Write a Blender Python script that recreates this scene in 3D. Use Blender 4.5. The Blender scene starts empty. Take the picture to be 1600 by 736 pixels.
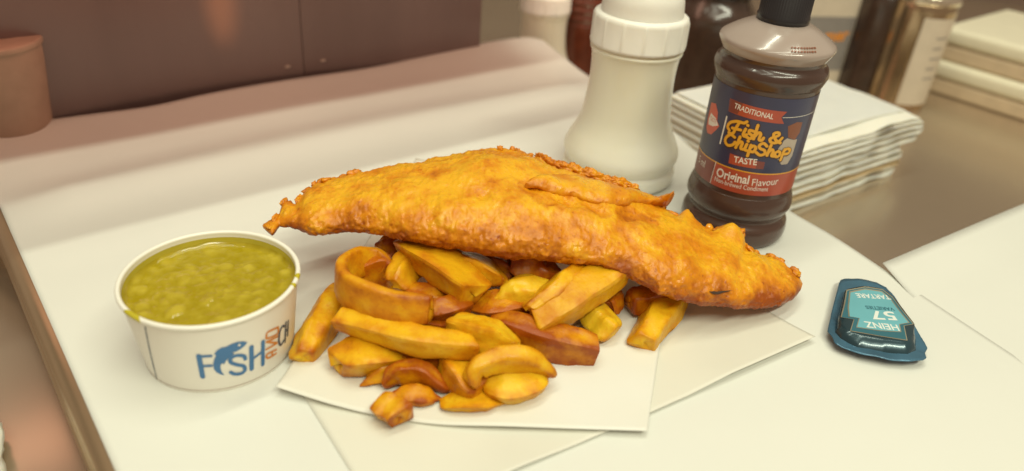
import bpy, bmesh, math, random
import numpy as np
from mathutils import Vector, Matrix, noise

scene = bpy.context.scene
COL = scene.collection
R = math.radians
S = 0.01                                   # all lengths below are centimetres

# ------------------------------------------------------------------ camera
PITCH, ROLL = R(31.0), R(4.7)
cam_d = bpy.data.cameras.new('camera')
cam = bpy.data.objects.new('camera', cam_d); COL.objects.link(cam)
fwd = Vector((0, math.cos(PITCH), -math.sin(PITCH)))
r0 = Vector((1, 0, 0)); u0 = r0.cross(fwd)
rt = math.cos(ROLL) * r0 + math.sin(ROLL) * u0
up = math.cos(ROLL) * u0 - math.sin(ROLL) * r0
m3 = Matrix((rt, up, -fwd)).transposed()
cam.matrix_world = Matrix.Translation((0, 0, 0.275)) @ m3.to_4x4()
cam_d.sensor_width = 36.0
cam_d.lens = 36.0 * 1180 / 1600
cam_d.clip_start = 0.01; cam_d.clip_end = 50
cam_d.dof.use_dof = True
cam_d.dof.focus_distance = 0.46
cam_d.dof.aperture_fstop = 4.2
scene.camera = cam

# ------------------------------------------------------------------ world, lamps, exposure
world = bpy.data.worlds.new('World'); scene.world = world
world.use_nodes = True
bg = world.node_tree.nodes['Background']
bg.inputs[0].default_value = (1.0, 0.76, 0.56, 1)
bg.inputs[1].default_value = 0.32
DV = Vector((0.766, 0.643, 0)); NV = Vector((0.643, -0.766, 0))     # along / away from the rear upstand

def area(name, loc, target, sx, sy, power, color, xdir=None):
    l = bpy.data.lights.new(name, 'AREA'); l.shape = 'RECTANGLE'
    l.size, l.size_y = sx, sy; l.energy = power; l.color = color
    o = bpy.data.objects.new(name, l); COL.objects.link(o)
    z = (Vector(loc) - Vector(target)).normalized()
    x = Vector(xdir or (1, 0, 0)); x = (x - z * x.dot(z)).normalized(); y = z.cross(x)
    o.matrix_world = Matrix.Translation(loc) @ Matrix((x, y, z)).transposed().to_4x4()
    return o
WB = Vector((-0.218, 0.7175, 0))                                     # foot of the rear upstand
def over(n, s, z): return tuple(WB + NV * n + DV * s + Vector((0, 0, z)))
area('tube_lamp', over(1.74, -0.34, 2.00), over(0.45, -0.34, 0), 2.0, 0.12, 34.0, (0.99, 1.0, 0.78), DV)
area('tube_lamp', over(0.72, -0.12, 1.60), over(0.72, -0.12, 0), 1.9, 0.12, 7.0, (0.96, 1.0, 0.80), DV)
area('tube_lamp', over(0.10, -0.05, 2.00), over(0.10, -0.05, 0), 1.6, 0.10, 12.5, (0.97, 1.0, 0.80), DV)
area('warm_fill', over(0.06, 0.10, 0.155), over(0.05, 0.10, 0), 0.9, 0.04, 0.33, (1.0, 0.54, 0.38), DV)  # added warm fill under the shelf, reddens the shadow band
sp = bpy.data.lights.new('streak_spot', 'SPOT'); sp.energy = 1.6; sp.color = (1.0, 0.42, 0.14)  # added spot that throws the orange streak onto the upstand
sp.spot_size = R(8); sp.spot_blend = 0.8; sp.shadow_soft_size = 0.01
so = bpy.data.objects.new('streak_spot', sp); COL.objects.link(so)
_t = Vector((-0.273, 0.668, 0.085)); _p = _t + NV * 0.215 + Vector((0.0, 0.0, 0.062))
so.matrix_world = Matrix.Translation(_p) @ (_t - _p).to_track_quat('-Z', 'Y').to_matrix().to_4x4() @ Matrix.Diagonal((1, 2.4, 1, 1))
vs = scene.view_settings
scene.display_settings.display_device = 'sRGB'
vs.view_transform = 'Standard'; vs.look = 'None'; vs.exposure = 0.12; vs.gamma = 1.0
scene.render.engine = 'CYCLES'
scene.cycles.use_denoising = True
scene.cycles.max_bounces = 8

# ------------------------------------------------------------------ measured positions (cm)
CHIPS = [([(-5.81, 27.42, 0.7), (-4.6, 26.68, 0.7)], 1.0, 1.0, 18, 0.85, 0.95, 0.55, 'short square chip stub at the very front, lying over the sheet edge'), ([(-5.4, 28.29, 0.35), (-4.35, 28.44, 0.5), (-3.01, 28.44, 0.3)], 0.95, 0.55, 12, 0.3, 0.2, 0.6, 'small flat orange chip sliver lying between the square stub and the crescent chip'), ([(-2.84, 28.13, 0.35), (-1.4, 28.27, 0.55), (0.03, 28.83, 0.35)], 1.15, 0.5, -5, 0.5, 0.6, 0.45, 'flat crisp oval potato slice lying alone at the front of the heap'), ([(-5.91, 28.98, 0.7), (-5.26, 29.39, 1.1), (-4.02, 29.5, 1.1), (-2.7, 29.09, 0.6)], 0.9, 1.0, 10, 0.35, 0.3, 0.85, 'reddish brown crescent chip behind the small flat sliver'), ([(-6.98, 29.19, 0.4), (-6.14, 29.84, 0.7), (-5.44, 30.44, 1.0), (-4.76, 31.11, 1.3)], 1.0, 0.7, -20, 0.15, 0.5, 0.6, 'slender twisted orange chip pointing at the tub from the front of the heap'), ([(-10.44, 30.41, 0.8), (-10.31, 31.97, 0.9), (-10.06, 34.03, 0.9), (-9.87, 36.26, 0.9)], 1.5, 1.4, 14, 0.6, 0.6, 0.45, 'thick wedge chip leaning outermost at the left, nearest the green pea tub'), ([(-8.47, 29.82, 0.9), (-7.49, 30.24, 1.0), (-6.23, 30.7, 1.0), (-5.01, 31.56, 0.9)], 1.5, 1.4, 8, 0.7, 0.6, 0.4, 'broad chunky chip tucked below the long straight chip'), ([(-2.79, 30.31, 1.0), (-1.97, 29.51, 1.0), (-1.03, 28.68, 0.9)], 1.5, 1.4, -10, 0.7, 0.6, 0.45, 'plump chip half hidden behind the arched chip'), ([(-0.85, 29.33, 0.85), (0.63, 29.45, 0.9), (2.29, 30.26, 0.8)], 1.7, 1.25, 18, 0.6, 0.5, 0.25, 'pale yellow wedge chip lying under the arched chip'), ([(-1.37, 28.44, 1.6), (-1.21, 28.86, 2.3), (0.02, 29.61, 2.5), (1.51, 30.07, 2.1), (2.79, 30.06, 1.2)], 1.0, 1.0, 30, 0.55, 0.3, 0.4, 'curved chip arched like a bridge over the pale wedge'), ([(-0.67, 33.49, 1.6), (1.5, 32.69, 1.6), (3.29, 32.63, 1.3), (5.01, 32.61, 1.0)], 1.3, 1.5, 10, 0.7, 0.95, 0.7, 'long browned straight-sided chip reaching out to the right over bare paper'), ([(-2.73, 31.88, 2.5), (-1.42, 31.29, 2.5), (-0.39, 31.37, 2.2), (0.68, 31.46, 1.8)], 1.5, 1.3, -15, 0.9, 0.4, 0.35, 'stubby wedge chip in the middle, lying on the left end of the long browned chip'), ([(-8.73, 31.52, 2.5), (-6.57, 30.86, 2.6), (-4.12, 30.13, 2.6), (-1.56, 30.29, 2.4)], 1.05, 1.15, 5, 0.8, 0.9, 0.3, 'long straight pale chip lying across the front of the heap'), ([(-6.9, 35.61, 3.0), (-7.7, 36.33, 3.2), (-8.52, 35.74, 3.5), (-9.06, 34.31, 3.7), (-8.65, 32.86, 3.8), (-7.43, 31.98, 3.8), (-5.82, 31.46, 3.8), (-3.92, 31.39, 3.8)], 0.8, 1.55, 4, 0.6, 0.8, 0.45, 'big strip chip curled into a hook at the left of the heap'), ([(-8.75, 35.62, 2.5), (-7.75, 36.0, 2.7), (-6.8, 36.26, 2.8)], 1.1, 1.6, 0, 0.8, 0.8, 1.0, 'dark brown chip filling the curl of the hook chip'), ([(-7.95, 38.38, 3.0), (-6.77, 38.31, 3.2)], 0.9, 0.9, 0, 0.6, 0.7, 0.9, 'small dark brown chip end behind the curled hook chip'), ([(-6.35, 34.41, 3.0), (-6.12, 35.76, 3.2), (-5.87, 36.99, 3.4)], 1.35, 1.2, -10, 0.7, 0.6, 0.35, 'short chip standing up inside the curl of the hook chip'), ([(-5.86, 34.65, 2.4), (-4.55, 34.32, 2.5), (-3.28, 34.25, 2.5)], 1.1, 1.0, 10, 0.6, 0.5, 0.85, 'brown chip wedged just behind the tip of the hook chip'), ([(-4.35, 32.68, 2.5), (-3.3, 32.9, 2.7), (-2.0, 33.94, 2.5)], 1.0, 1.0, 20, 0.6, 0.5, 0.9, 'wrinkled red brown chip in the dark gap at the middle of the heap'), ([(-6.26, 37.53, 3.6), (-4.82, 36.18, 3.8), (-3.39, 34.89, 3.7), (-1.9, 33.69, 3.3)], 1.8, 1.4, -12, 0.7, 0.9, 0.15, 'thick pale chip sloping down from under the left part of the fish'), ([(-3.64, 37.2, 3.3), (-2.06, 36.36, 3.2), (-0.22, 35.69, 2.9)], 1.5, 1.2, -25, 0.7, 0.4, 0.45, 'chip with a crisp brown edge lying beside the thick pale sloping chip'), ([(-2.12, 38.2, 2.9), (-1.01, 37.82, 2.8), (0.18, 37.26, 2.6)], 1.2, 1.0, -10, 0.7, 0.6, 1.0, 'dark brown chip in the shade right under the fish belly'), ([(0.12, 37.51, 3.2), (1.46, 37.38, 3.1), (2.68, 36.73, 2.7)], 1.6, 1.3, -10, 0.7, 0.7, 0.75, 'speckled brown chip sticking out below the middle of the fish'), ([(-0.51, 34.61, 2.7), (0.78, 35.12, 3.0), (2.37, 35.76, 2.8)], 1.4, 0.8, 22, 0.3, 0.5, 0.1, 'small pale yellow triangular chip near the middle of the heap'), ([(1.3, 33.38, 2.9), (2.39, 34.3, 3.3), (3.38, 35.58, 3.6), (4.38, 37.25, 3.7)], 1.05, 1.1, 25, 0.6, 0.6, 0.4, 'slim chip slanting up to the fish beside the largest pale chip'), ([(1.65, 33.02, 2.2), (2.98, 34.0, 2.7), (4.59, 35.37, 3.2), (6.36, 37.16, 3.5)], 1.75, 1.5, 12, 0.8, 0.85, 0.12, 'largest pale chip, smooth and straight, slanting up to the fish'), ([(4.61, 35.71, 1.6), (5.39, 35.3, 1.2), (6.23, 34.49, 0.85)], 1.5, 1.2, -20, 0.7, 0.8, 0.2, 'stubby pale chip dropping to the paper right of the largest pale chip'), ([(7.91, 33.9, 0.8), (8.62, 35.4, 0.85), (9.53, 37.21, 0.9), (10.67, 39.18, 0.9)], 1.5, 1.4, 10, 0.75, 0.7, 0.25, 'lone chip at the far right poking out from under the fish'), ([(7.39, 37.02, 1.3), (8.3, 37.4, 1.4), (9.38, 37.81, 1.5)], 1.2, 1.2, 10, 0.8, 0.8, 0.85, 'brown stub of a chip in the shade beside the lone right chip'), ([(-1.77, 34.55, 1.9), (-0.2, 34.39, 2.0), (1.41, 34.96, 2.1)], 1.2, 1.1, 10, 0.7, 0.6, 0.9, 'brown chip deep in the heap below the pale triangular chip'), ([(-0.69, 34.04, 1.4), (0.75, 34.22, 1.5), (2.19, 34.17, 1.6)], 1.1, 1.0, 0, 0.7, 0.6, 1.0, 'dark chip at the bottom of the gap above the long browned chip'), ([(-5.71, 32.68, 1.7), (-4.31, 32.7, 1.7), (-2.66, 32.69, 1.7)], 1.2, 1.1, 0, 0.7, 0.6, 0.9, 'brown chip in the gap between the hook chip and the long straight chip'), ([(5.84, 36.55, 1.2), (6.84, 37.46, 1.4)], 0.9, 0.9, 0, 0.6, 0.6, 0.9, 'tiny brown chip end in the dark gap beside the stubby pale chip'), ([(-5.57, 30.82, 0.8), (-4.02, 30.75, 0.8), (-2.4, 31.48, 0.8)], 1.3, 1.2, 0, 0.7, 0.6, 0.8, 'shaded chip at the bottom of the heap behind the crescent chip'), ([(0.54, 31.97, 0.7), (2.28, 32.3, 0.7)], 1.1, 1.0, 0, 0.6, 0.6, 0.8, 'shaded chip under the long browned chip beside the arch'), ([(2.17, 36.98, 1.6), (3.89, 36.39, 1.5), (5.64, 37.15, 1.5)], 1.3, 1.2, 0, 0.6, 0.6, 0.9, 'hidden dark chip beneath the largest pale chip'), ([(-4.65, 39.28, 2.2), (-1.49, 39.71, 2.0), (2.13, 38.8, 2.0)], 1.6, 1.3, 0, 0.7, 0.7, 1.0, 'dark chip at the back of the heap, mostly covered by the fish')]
FISH = [(-14.38, 37.32, 4.3, 0.28), (-14.27, 37.26, 4.32, 0.39), (-14.09, 37.18, 4.34, 0.56), (-13.92, 37.09, 4.37, 0.72), (-13.82, 37.28, 4.39, 0.69), (-13.76, 37.56, 4.41, 0.59), (-13.69, 37.84, 4.44, 0.49), (-13.64, 38.18, 4.46, 0.88), (-13.6, 38.53, 4.49, 1.27), (-13.45, 38.55, 4.51, 1.36), (-13.26, 38.46, 4.53, 1.34), (-13.08, 38.35, 4.56, 1.31), (-12.89, 38.22, 4.58, 1.25), (-12.71, 38.14, 4.6, 1.27), (-12.6, 38.28, 4.63, 1.49), (-12.48, 38.42, 4.65, 1.71), (-12.37, 38.56, 4.68, 1.93), (-12.24, 38.65, 4.7, 2.1), (-12.1, 38.69, 4.72, 2.23), (-11.97, 38.78, 4.74, 2.32), (-11.84, 38.87, 4.76, 2.4), (-11.71, 38.97, 4.78, 2.48), (-11.58, 39.07, 4.8, 2.56), (-11.44, 39.12, 4.82, 2.59), (-11.29, 39.16, 4.84, 2.61), (-11.15, 39.2, 4.86, 2.64), (-11.0, 39.24, 4.88, 2.66), (-10.86, 39.28, 4.9, 2.69), (-10.71, 39.32, 4.92, 2.72), (-10.56, 39.35, 4.94, 2.75), (-10.42, 39.38, 4.96, 2.79), (-10.27, 39.41, 4.98, 2.82), (-10.12, 39.45, 5.0, 2.85), (-9.97, 39.48, 5.02, 2.88), (-9.83, 39.51, 5.04, 2.92), (-9.68, 39.55, 5.06, 2.95), (-9.53, 39.58, 5.08, 2.98), (-9.38, 39.61, 5.1, 3.02), (-9.23, 39.62, 5.12, 3.06), (-9.07, 39.62, 5.14, 3.1), (-8.92, 39.63, 5.16, 3.14), (-8.77, 39.64, 5.18, 3.18), (-8.61, 39.64, 5.2, 3.22), (-8.46, 39.65, 5.22, 3.26), (-8.3, 39.65, 5.24, 3.31), (-8.15, 39.66, 5.26, 3.35), (-8.0, 39.67, 5.28, 3.39), (-7.84, 39.67, 5.3, 3.43), (-7.69, 39.68, 5.3, 3.49), (-7.54, 39.68, 5.31, 3.56), (-7.38, 39.69, 5.31, 3.62), (-7.23, 39.7, 5.32, 3.69), (-7.08, 39.71, 5.32, 3.75), (-6.92, 39.71, 5.32, 3.82), (-6.77, 39.72, 5.33, 3.88), (-6.62, 39.73, 5.33, 3.95), (-6.46, 39.73, 5.34, 4.01), (-6.31, 39.74, 5.34, 4.08), (-6.16, 39.77, 5.34, 4.12), (-6.01, 39.8, 5.35, 4.17), (-5.86, 39.83, 5.35, 4.22), (-5.71, 39.86, 5.36, 4.26), (-5.56, 39.89, 5.36, 4.31), (-5.4, 39.91, 5.36, 4.35), (-5.25, 39.94, 5.37, 4.4), (-5.1, 39.97, 5.37, 4.44), (-4.95, 40.0, 5.38, 4.49), (-4.8, 40.02, 5.38, 4.53), (-4.65, 40.05, 5.38, 4.58), (-4.5, 40.08, 5.39, 4.62), (-4.34, 40.11, 5.39, 4.67), (-4.19, 40.14, 5.4, 4.71), (-4.04, 40.16, 5.4, 4.76), (-3.89, 40.23, 5.39, 4.83), (-3.74, 40.29, 5.39, 4.89), (-3.59, 40.36, 5.38, 4.96), (-3.44, 40.42, 5.38, 5.03), (-3.29, 40.49, 5.37, 5.1), (-3.14, 40.55, 5.37, 5.17), (-2.99, 40.62, 5.36, 5.24), (-2.84, 40.66, 5.36, 5.29), (-2.68, 40.7, 5.35, 5.33), (-2.53, 40.73, 5.35, 5.36), (-2.37, 40.76, 5.34, 5.4), (-2.22, 40.79, 5.34, 5.43), (-2.06, 40.83, 5.33, 5.47), (-1.91, 40.86, 5.33, 5.51), (-1.75, 40.89, 5.32, 5.54), (-1.59, 40.92, 5.31, 5.58), (-1.44, 40.95, 5.31, 5.62), (-1.28, 40.96, 5.3, 5.64), (-1.12, 40.96, 5.3, 5.65), (-0.96, 40.95, 5.29, 5.66), (-0.8, 40.95, 5.29, 5.66), (-0.64, 40.95, 5.28, 5.67), (-0.48, 40.94, 5.28, 5.67), (-0.33, 40.94, 5.27, 5.68), (-0.17, 40.93, 5.27, 5.68), (-0.01, 40.9, 5.26, 5.64), (0.15, 40.86, 5.26, 5.59), (0.31, 40.82, 5.25, 5.54), (0.47, 40.79, 5.25, 5.5), (0.63, 40.75, 5.24, 5.45), (0.79, 40.71, 5.23, 5.4), (0.95, 40.68, 5.23, 5.36), (1.11, 40.63, 5.22, 5.3), (1.27, 40.57, 5.22, 5.23), (1.43, 40.52, 5.21, 5.16), (1.58, 40.46, 5.21, 5.1), (1.74, 40.4, 5.2, 5.03), (1.9, 40.36, 5.19, 4.97), (2.06, 40.33, 5.16, 4.91), (2.22, 40.31, 5.14, 4.84), (2.38, 40.3, 5.12, 4.81), (2.54, 40.3, 5.09, 4.77), (2.7, 40.3, 5.07, 4.74), (2.86, 40.3, 5.04, 4.7), (3.02, 40.29, 5.02, 4.67), (3.17, 40.29, 5.0, 4.63), (3.33, 40.29, 4.97, 4.6), (3.49, 40.28, 4.95, 4.56), (3.65, 40.28, 4.92, 4.53), (3.81, 40.28, 4.9, 4.49), (3.97, 40.27, 4.88, 4.47), (4.13, 40.27, 4.85, 4.45), (4.29, 40.27, 4.83, 4.43), (4.45, 40.26, 4.8, 4.41), (4.61, 40.26, 4.78, 4.39), (4.77, 40.25, 4.76, 4.37), (4.93, 40.25, 4.73, 4.35), (5.09, 40.24, 4.71, 4.33), (5.25, 40.24, 4.68, 4.31), (5.41, 40.24, 4.66, 4.29), (5.57, 40.23, 4.64, 4.27), (5.73, 40.23, 4.61, 4.25), (5.9, 40.23, 4.57, 4.25), (6.06, 40.24, 4.52, 4.26), (6.23, 40.25, 4.47, 4.27), (6.39, 40.26, 4.41, 4.29), (6.56, 40.26, 4.36, 4.3), (6.72, 40.27, 4.31, 4.32), (6.89, 40.28, 4.25, 4.33), (7.06, 40.29, 4.2, 4.34), (7.22, 40.25, 4.15, 4.31), (7.38, 40.21, 4.09, 4.28), (7.55, 40.17, 4.04, 4.24), (7.71, 40.13, 3.99, 4.21), (7.87, 40.09, 3.93, 4.18), (8.03, 40.02, 3.88, 4.17), (8.19, 39.96, 3.83, 4.16), (8.35, 39.89, 3.77, 4.16), (8.51, 39.84, 3.72, 4.16), (8.67, 39.79, 3.67, 4.17), (8.83, 39.73, 3.61, 4.17), (8.99, 39.68, 3.56, 4.18), (9.15, 39.59, 3.51, 4.15), (9.3, 39.49, 3.45, 4.11), (9.46, 39.4, 3.4, 4.08), (9.62, 39.36, 3.35, 4.0), (9.79, 39.44, 3.3, 4.06), (9.98, 39.56, 3.25, 4.16), (10.16, 39.69, 3.2, 4.26), (10.34, 39.74, 3.15, 4.28), (10.5, 39.7, 3.1, 4.21), (10.66, 39.66, 3.05, 4.15), (10.82, 39.62, 3.0, 4.08), (10.99, 39.6, 2.95, 4.03), (11.15, 39.57, 2.9, 3.98), (11.32, 39.56, 2.85, 3.92), (11.48, 39.54, 2.8, 3.87), (11.65, 39.53, 2.75, 3.81), (11.81, 39.51, 2.7, 3.75), (11.98, 39.5, 2.65, 3.7), (12.17, 39.61, 2.6, 3.77), (12.36, 39.72, 2.55, 3.84), (12.55, 39.83, 2.5, 3.92), (12.73, 39.91, 2.45, 3.96), (12.92, 39.99, 2.4, 4.01), (13.1, 40.07, 2.36, 4.04), (13.29, 40.14, 2.32, 4.07), (13.47, 40.22, 2.28, 4.11), (13.65, 40.27, 2.24, 4.11), (13.81, 40.22, 2.2, 4.02), (13.97, 40.17, 2.16, 3.92), (14.14, 40.13, 2.12, 3.83), (14.16, 39.45, 2.08, 3.1), (14.33, 39.47, 2.04, 3.07), (14.51, 39.49, 2.0, 3.04), (14.68, 39.52, 1.96, 3.0), (14.86, 39.55, 1.92, 2.95), (15.04, 39.59, 1.88, 2.91), (15.21, 39.62, 1.84, 2.86), (15.39, 39.65, 1.8, 2.82), (15.57, 39.68, 1.76, 2.77), (15.75, 39.71, 1.72, 2.72), (15.92, 39.74, 1.68, 2.67), (16.1, 39.76, 1.64, 2.61), (16.28, 39.79, 1.6, 2.56), (16.45, 39.82, 1.57, 2.49), (16.62, 39.83, 1.54, 2.4), (16.79, 39.82, 1.51, 2.29), (16.96, 39.82, 1.48, 2.19), (17.13, 39.81, 1.45, 2.08), (17.3, 39.81, 1.42, 1.98), (17.47, 39.81, 1.39, 1.87), (17.64, 39.83, 1.36, 1.74), (17.83, 39.89, 1.33, 1.57), (18.01, 39.94, 1.3, 1.4), (18.2, 40.0, 1.27, 1.24), (18.4, 40.11, 1.24, 0.89), (18.67, 40.36, 1.2, 0.34)]
FLAP = [(101.5, 100.2, 0, 0.25), (109.5, 87.0, 0, 0.5), (117.0, 79.1, 0, 0.75), (124.5, 74.7, 0, 0.9), (132.0, 71.7, 0, 0.9), (139.5, 66.1, 0, 0.8), (147.0, 41.7, 0, 0.7), (151.5, 27.0, 0.39, 0.65), (155.0, 27.0, 1.02, 0.8)]
CRUST = [(106.5, 27.0, 0.12), (109.5, 27.0, 0.12), (112.5, 27.0, 0.14), (115.5, 27.0, 0.15), (119.0, 27.0, 0.15), (122.0, 27.0, 0.23), (125.0, 27.0, 0.22), (128.2, 27.0, 0.18), (131.5, 27.0, 0.13), (134.5, 27.0, 0.2), (137.5, 27.0, 0.18), (140.8, 27.0, 0.18), (157.0, 27.0, 0.09), (162.0, 27.0, 0.17), (174.0, 27.0, 0.12), (179.0, 27.0, 0.25), (182.5, 27.0, 0.14), (184.8, 27.0, 0.04), (197.0, 27.0, 0.08), (206.0, 51.2, 0), (8.5, 50.6, 0), (1.5, 122.9, 0), (5.0, 70.0, 0), (14.5, 46.2, 0)]
SLIT = [(175.8, 158.0, 0), (179.5, 158.3, 0), (184.0, 151.1, 0)]
BUMPS = [(179.0, 56.5, 0, 0.9, 0.5), (162.5, 47.9, 0, 0.8, 0.35), (72.0, 129.8, 0, 1.2, 0.25), (87.0, 84.2, 0, 2.0, 0.2), (37.0, 120.9, 0, 1.0, 0.2), (122.0, 116.1, 0, 1.5, 0.25), (147.0, 114.2, 0, 1.2, 0.25), (167.0, 127.8, 0, 1.0, 0.25), (57.0, 100.9, 0, 1.6, 0.2), (104.5, 99.3, 0, 1.0, -0.3), (114.5, 100.7, 0, 1.0, -0.35), (127.0, 98.1, 0, 0.9, -0.3), (142.0, 90.6, 0, 0.9, -0.25), (192.0, 89.0, 0, 1.0, 0.2), (85.8, 118.9, 0, 0.5, -0.2), (109.5, 111.4, 0, 0.7, -0.3), (119.5, 107.7, 0, 0.7, -0.35), (130.8, 106.8, 0, 0.7, -0.3), (140.8, 102.0, 0, 0.7, -0.25), (149.5, 88.6, 0, 0.6, -0.2)]
LUMPS = [(10.91, 43.65, 3.6), (13.73, 43.13, 3.0), (14.4, 43.08, 2.8), (-13.59, 39.02, 4.9), (17.95, 40.2, 1.8), (8.65, 43.93, 4.2), (-13.19, 38.69, 4.9)]
TUB_BLUE = [([(-5.772, 2.772), (-5.829, 1.287)], 0.25), ([(-5.746, 2.728), (-5.223, 2.708)], 0.16), ([(-5.711, 2.052), (-5.295, 2.038)], 0.16), ([(-3.656, 1.966), (-3.721, 2.21), (-4.066, 2.391), (-4.351, 2.304), (-4.375, 2.04), (-4.115, 1.771), (-3.79, 1.532), (-3.723, 1.241), (-3.916, 1.062), (-4.272, 1.159), (-4.451, 1.357)], 0.2), ([(-3.3, 2.619), (-3.37, 1.102)], 0.24), ([(-2.655, 2.617), (-2.717, 1.046)], 0.22), ([(-3.252, 1.796), (-2.676, 1.998)], 0.15)]
TUB_ORANGE = [([(-1.66, 2.933), (-2.328, 3.062), (-2.441, 2.851), (-2.378, 2.664), (-1.685, 2.516), (-1.66, 2.933)], 0.09), ([(-1.693, 2.327), (-2.443, 2.454)], 0.09), ([(-2.443, 2.454), (-1.726, 1.9)], 0.09), ([(-1.726, 1.9), (-2.473, 1.962)], 0.09), ([(-1.793, 1.484), (-2.381, 1.602), (-2.475, 1.44), (-2.339, 1.273), (-1.816, 1.225)], 0.09), ([(-2.1, 1.549), (-2.094, 1.253)], 0.09)]
TUB_DARK = [([(-1.117, 2.598), (-1.31, 2.716), (-1.498, 2.542), (-1.578, 2.097), (-1.528, 1.71), (-1.386, 1.515), (-1.165, 1.641)], 0.1), ([(-0.97, 2.749), (-1.013, 1.436)], 0.1), ([(-0.723, 2.665), (-0.744, 1.681)], 0.1), ([(-1.007, 2.114), (-0.714, 2.176)], 0.09)]
TUB_FISH = [(-3.475, 3.039), (-3.684, 3.203), (-3.949, 3.283), (-4.239, 3.247), (-4.482, 3.152), (-4.714, 3.155), (-4.913, 3.027), (-5.066, 2.803), (-4.988, 2.712), (-5.098, 2.477), (-5.201, 2.122), (-5.213, 1.779), (-5.123, 1.531), (-4.922, 1.33), (-4.766, 1.234), (-4.875, 1.512), (-4.903, 1.826), (-4.848, 2.038), (-4.759, 2.092), (-4.696, 1.998), (-4.602, 2.193), (-4.439, 2.365), (-4.256, 2.483), (-4.149, 2.588), (-4.287, 2.695), (-4.069, 2.665), (-3.839, 2.747), (-3.629, 2.866)]
TUB_EYE = (-3.878, 3.042)
TUB_MICRO = [(-8.135, 4.203), (-8.961, 0.169)]
BOTTLE = (16.33, 49.88)
B_SCRIPT = [[(-8.19, 8.573), (-8.375, 8.779), (-8.227, 9.116), (-7.788, 9.335), (-7.355, 9.351), (-7.168, 9.496)], [(-7.636, 9.29), (-7.784, 8.832), (-7.905, 8.435), (-8.196, 8.392)], [(-8.017, 8.788), (-7.436, 8.835)], [(-7.138, 8.991), (-7.211, 8.594), (-7.108, 8.481), (-6.999, 8.628)], [(-7.073, 9.277), (-7.047, 9.261)], [(-6.612, 8.957), (-6.871, 8.967), (-6.843, 8.75), (-6.626, 8.648), (-6.702, 8.418), (-6.963, 8.472)], [(-6.445, 9.422), (-6.504, 8.439)], [(-6.464, 8.636), (-6.288, 8.929), (-6.14, 8.838), (-6.163, 8.481), (-5.991, 8.426), (-5.908, 8.615)], [(-4.697, 8.695), (-4.941, 8.387), (-5.324, 8.347), (-5.489, 8.57), (-5.318, 8.76), (-5.322, 8.994), (-5.063, 9.066), (-4.961, 8.893), (-5.2, 8.732), (-5.022, 8.48), (-4.73, 8.341)], [(-7.71, 8.227), (-7.999, 8.319), (-8.257, 8.07), (-8.306, 7.749), (-8.058, 7.539), (-7.742, 7.663), (-7.6, 7.915)], [(-7.362, 8.372), (-7.48, 7.556)], [(-7.444, 7.749), (-7.284, 8.038), (-7.129, 7.999), (-7.153, 7.62), (-6.989, 7.581)], [(-6.829, 7.983), (-6.885, 7.609), (-6.731, 7.552)], [(-6.809, 8.227), (-6.783, 8.209)], [(-6.56, 7.987), (-6.616, 7.192)], [(-6.59, 7.741), (-6.394, 7.963), (-6.23, 7.851), (-6.302, 7.562), (-6.546, 7.547)], [(-5.561, 8.066), (-5.821, 8.249), (-6.044, 8.062), (-5.944, 7.863), (-5.649, 7.758), (-5.59, 7.512), (-5.866, 7.394), (-6.114, 7.536)], [(-5.313, 8.17), (-5.403, 7.421)], [(-5.371, 7.604), (-5.211, 7.854), (-5.069, 7.74), (-5.102, 7.426), (-4.906, 7.383)], [(-4.744, 7.745), (-4.914, 7.588), (-4.779, 7.347), (-4.559, 7.428), (-4.579, 7.669), (-4.744, 7.745)], [(-4.286, 7.871), (-4.375, 7.091)], [(-4.336, 7.694), (-4.095, 7.892), (-3.82, 7.777), (-3.91, 7.535), (-4.248, 7.531)]]
B_BANNER = [(-8.708, 10.641), (-4.828, 10.508), (-5.112, 10.102), (-4.828, 9.674), (-8.605, 9.777)]
B_TASTE = [(-7.772, 7.032), (-5.408, 6.899), (-5.394, 6.385), (-7.722, 6.31)]
B_LIPS = [(-10.635, 9.602), (-9.914, 9.803), (-9.474, 9.326), (-9.372, 8.77), (-9.063, 8.512), (-9.286, 8.142), (-9.692, 7.639), (-10.193, 7.543), (-10.537, 7.79), (-10.639, 8.609)]
B_TEETH = [(-10.262, 9.006), (-9.544, 8.88), (-9.165, 8.518), (-9.713, 8.242), (-10.302, 8.138), (-10.424, 8.515)]
B_VLINE = [(-8.629, 9.358), (-8.667, 7.424)]
B_VLINE2 = [(-8.661, 6.062), (-8.89, 4.489)]
B_JAR = [(-4.484, 9.508), (-3.842, 9.751), (-3.319, 9.667), (-3.304, 8.938), (-3.598, 8.453), (-4.241, 8.701)]
B_BOWL = [(-4.49, 8.478), (-4.289, 8.645), (-3.678, 8.464), (-3.367, 8.474), (-3.389, 7.272), (-3.656, 6.705), (-4.156, 6.707), (-4.608, 7.162), (-4.748, 7.889)]
B_T_TRAD = [(-8.259, 10.131), (-5.635, 9.949)]
B_T_TASTE = [(-7.41, 6.504), (-5.894, 6.635)]
B_T_ORIG = [(-8.403, 5.096), (-6.104, 5.17)]
B_T_FLAV = [(-5.864, 5.083), (-4.014, 5.231)]
B_T_NON = [(-8.441, 4.694), (-4.658, 4.735)]
B_T_ML = [(-10.831, 5.004), (-9.747, 5.179)]
B_YLINE = [(-10.788, 5.973), (-8.971, 6.052), (-6.795, 6.042), (-5.111, 5.931), (-3.252, 6.069)]
B_LBOT = [(-6.427, 4.391), (-4.7, 4.339), (-3.068, 4.302)]
B_LTOP = [(-10.504, 10.927), (-7.734, 11.487), (-4.851, 11.405)]
B_DATE = []
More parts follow.
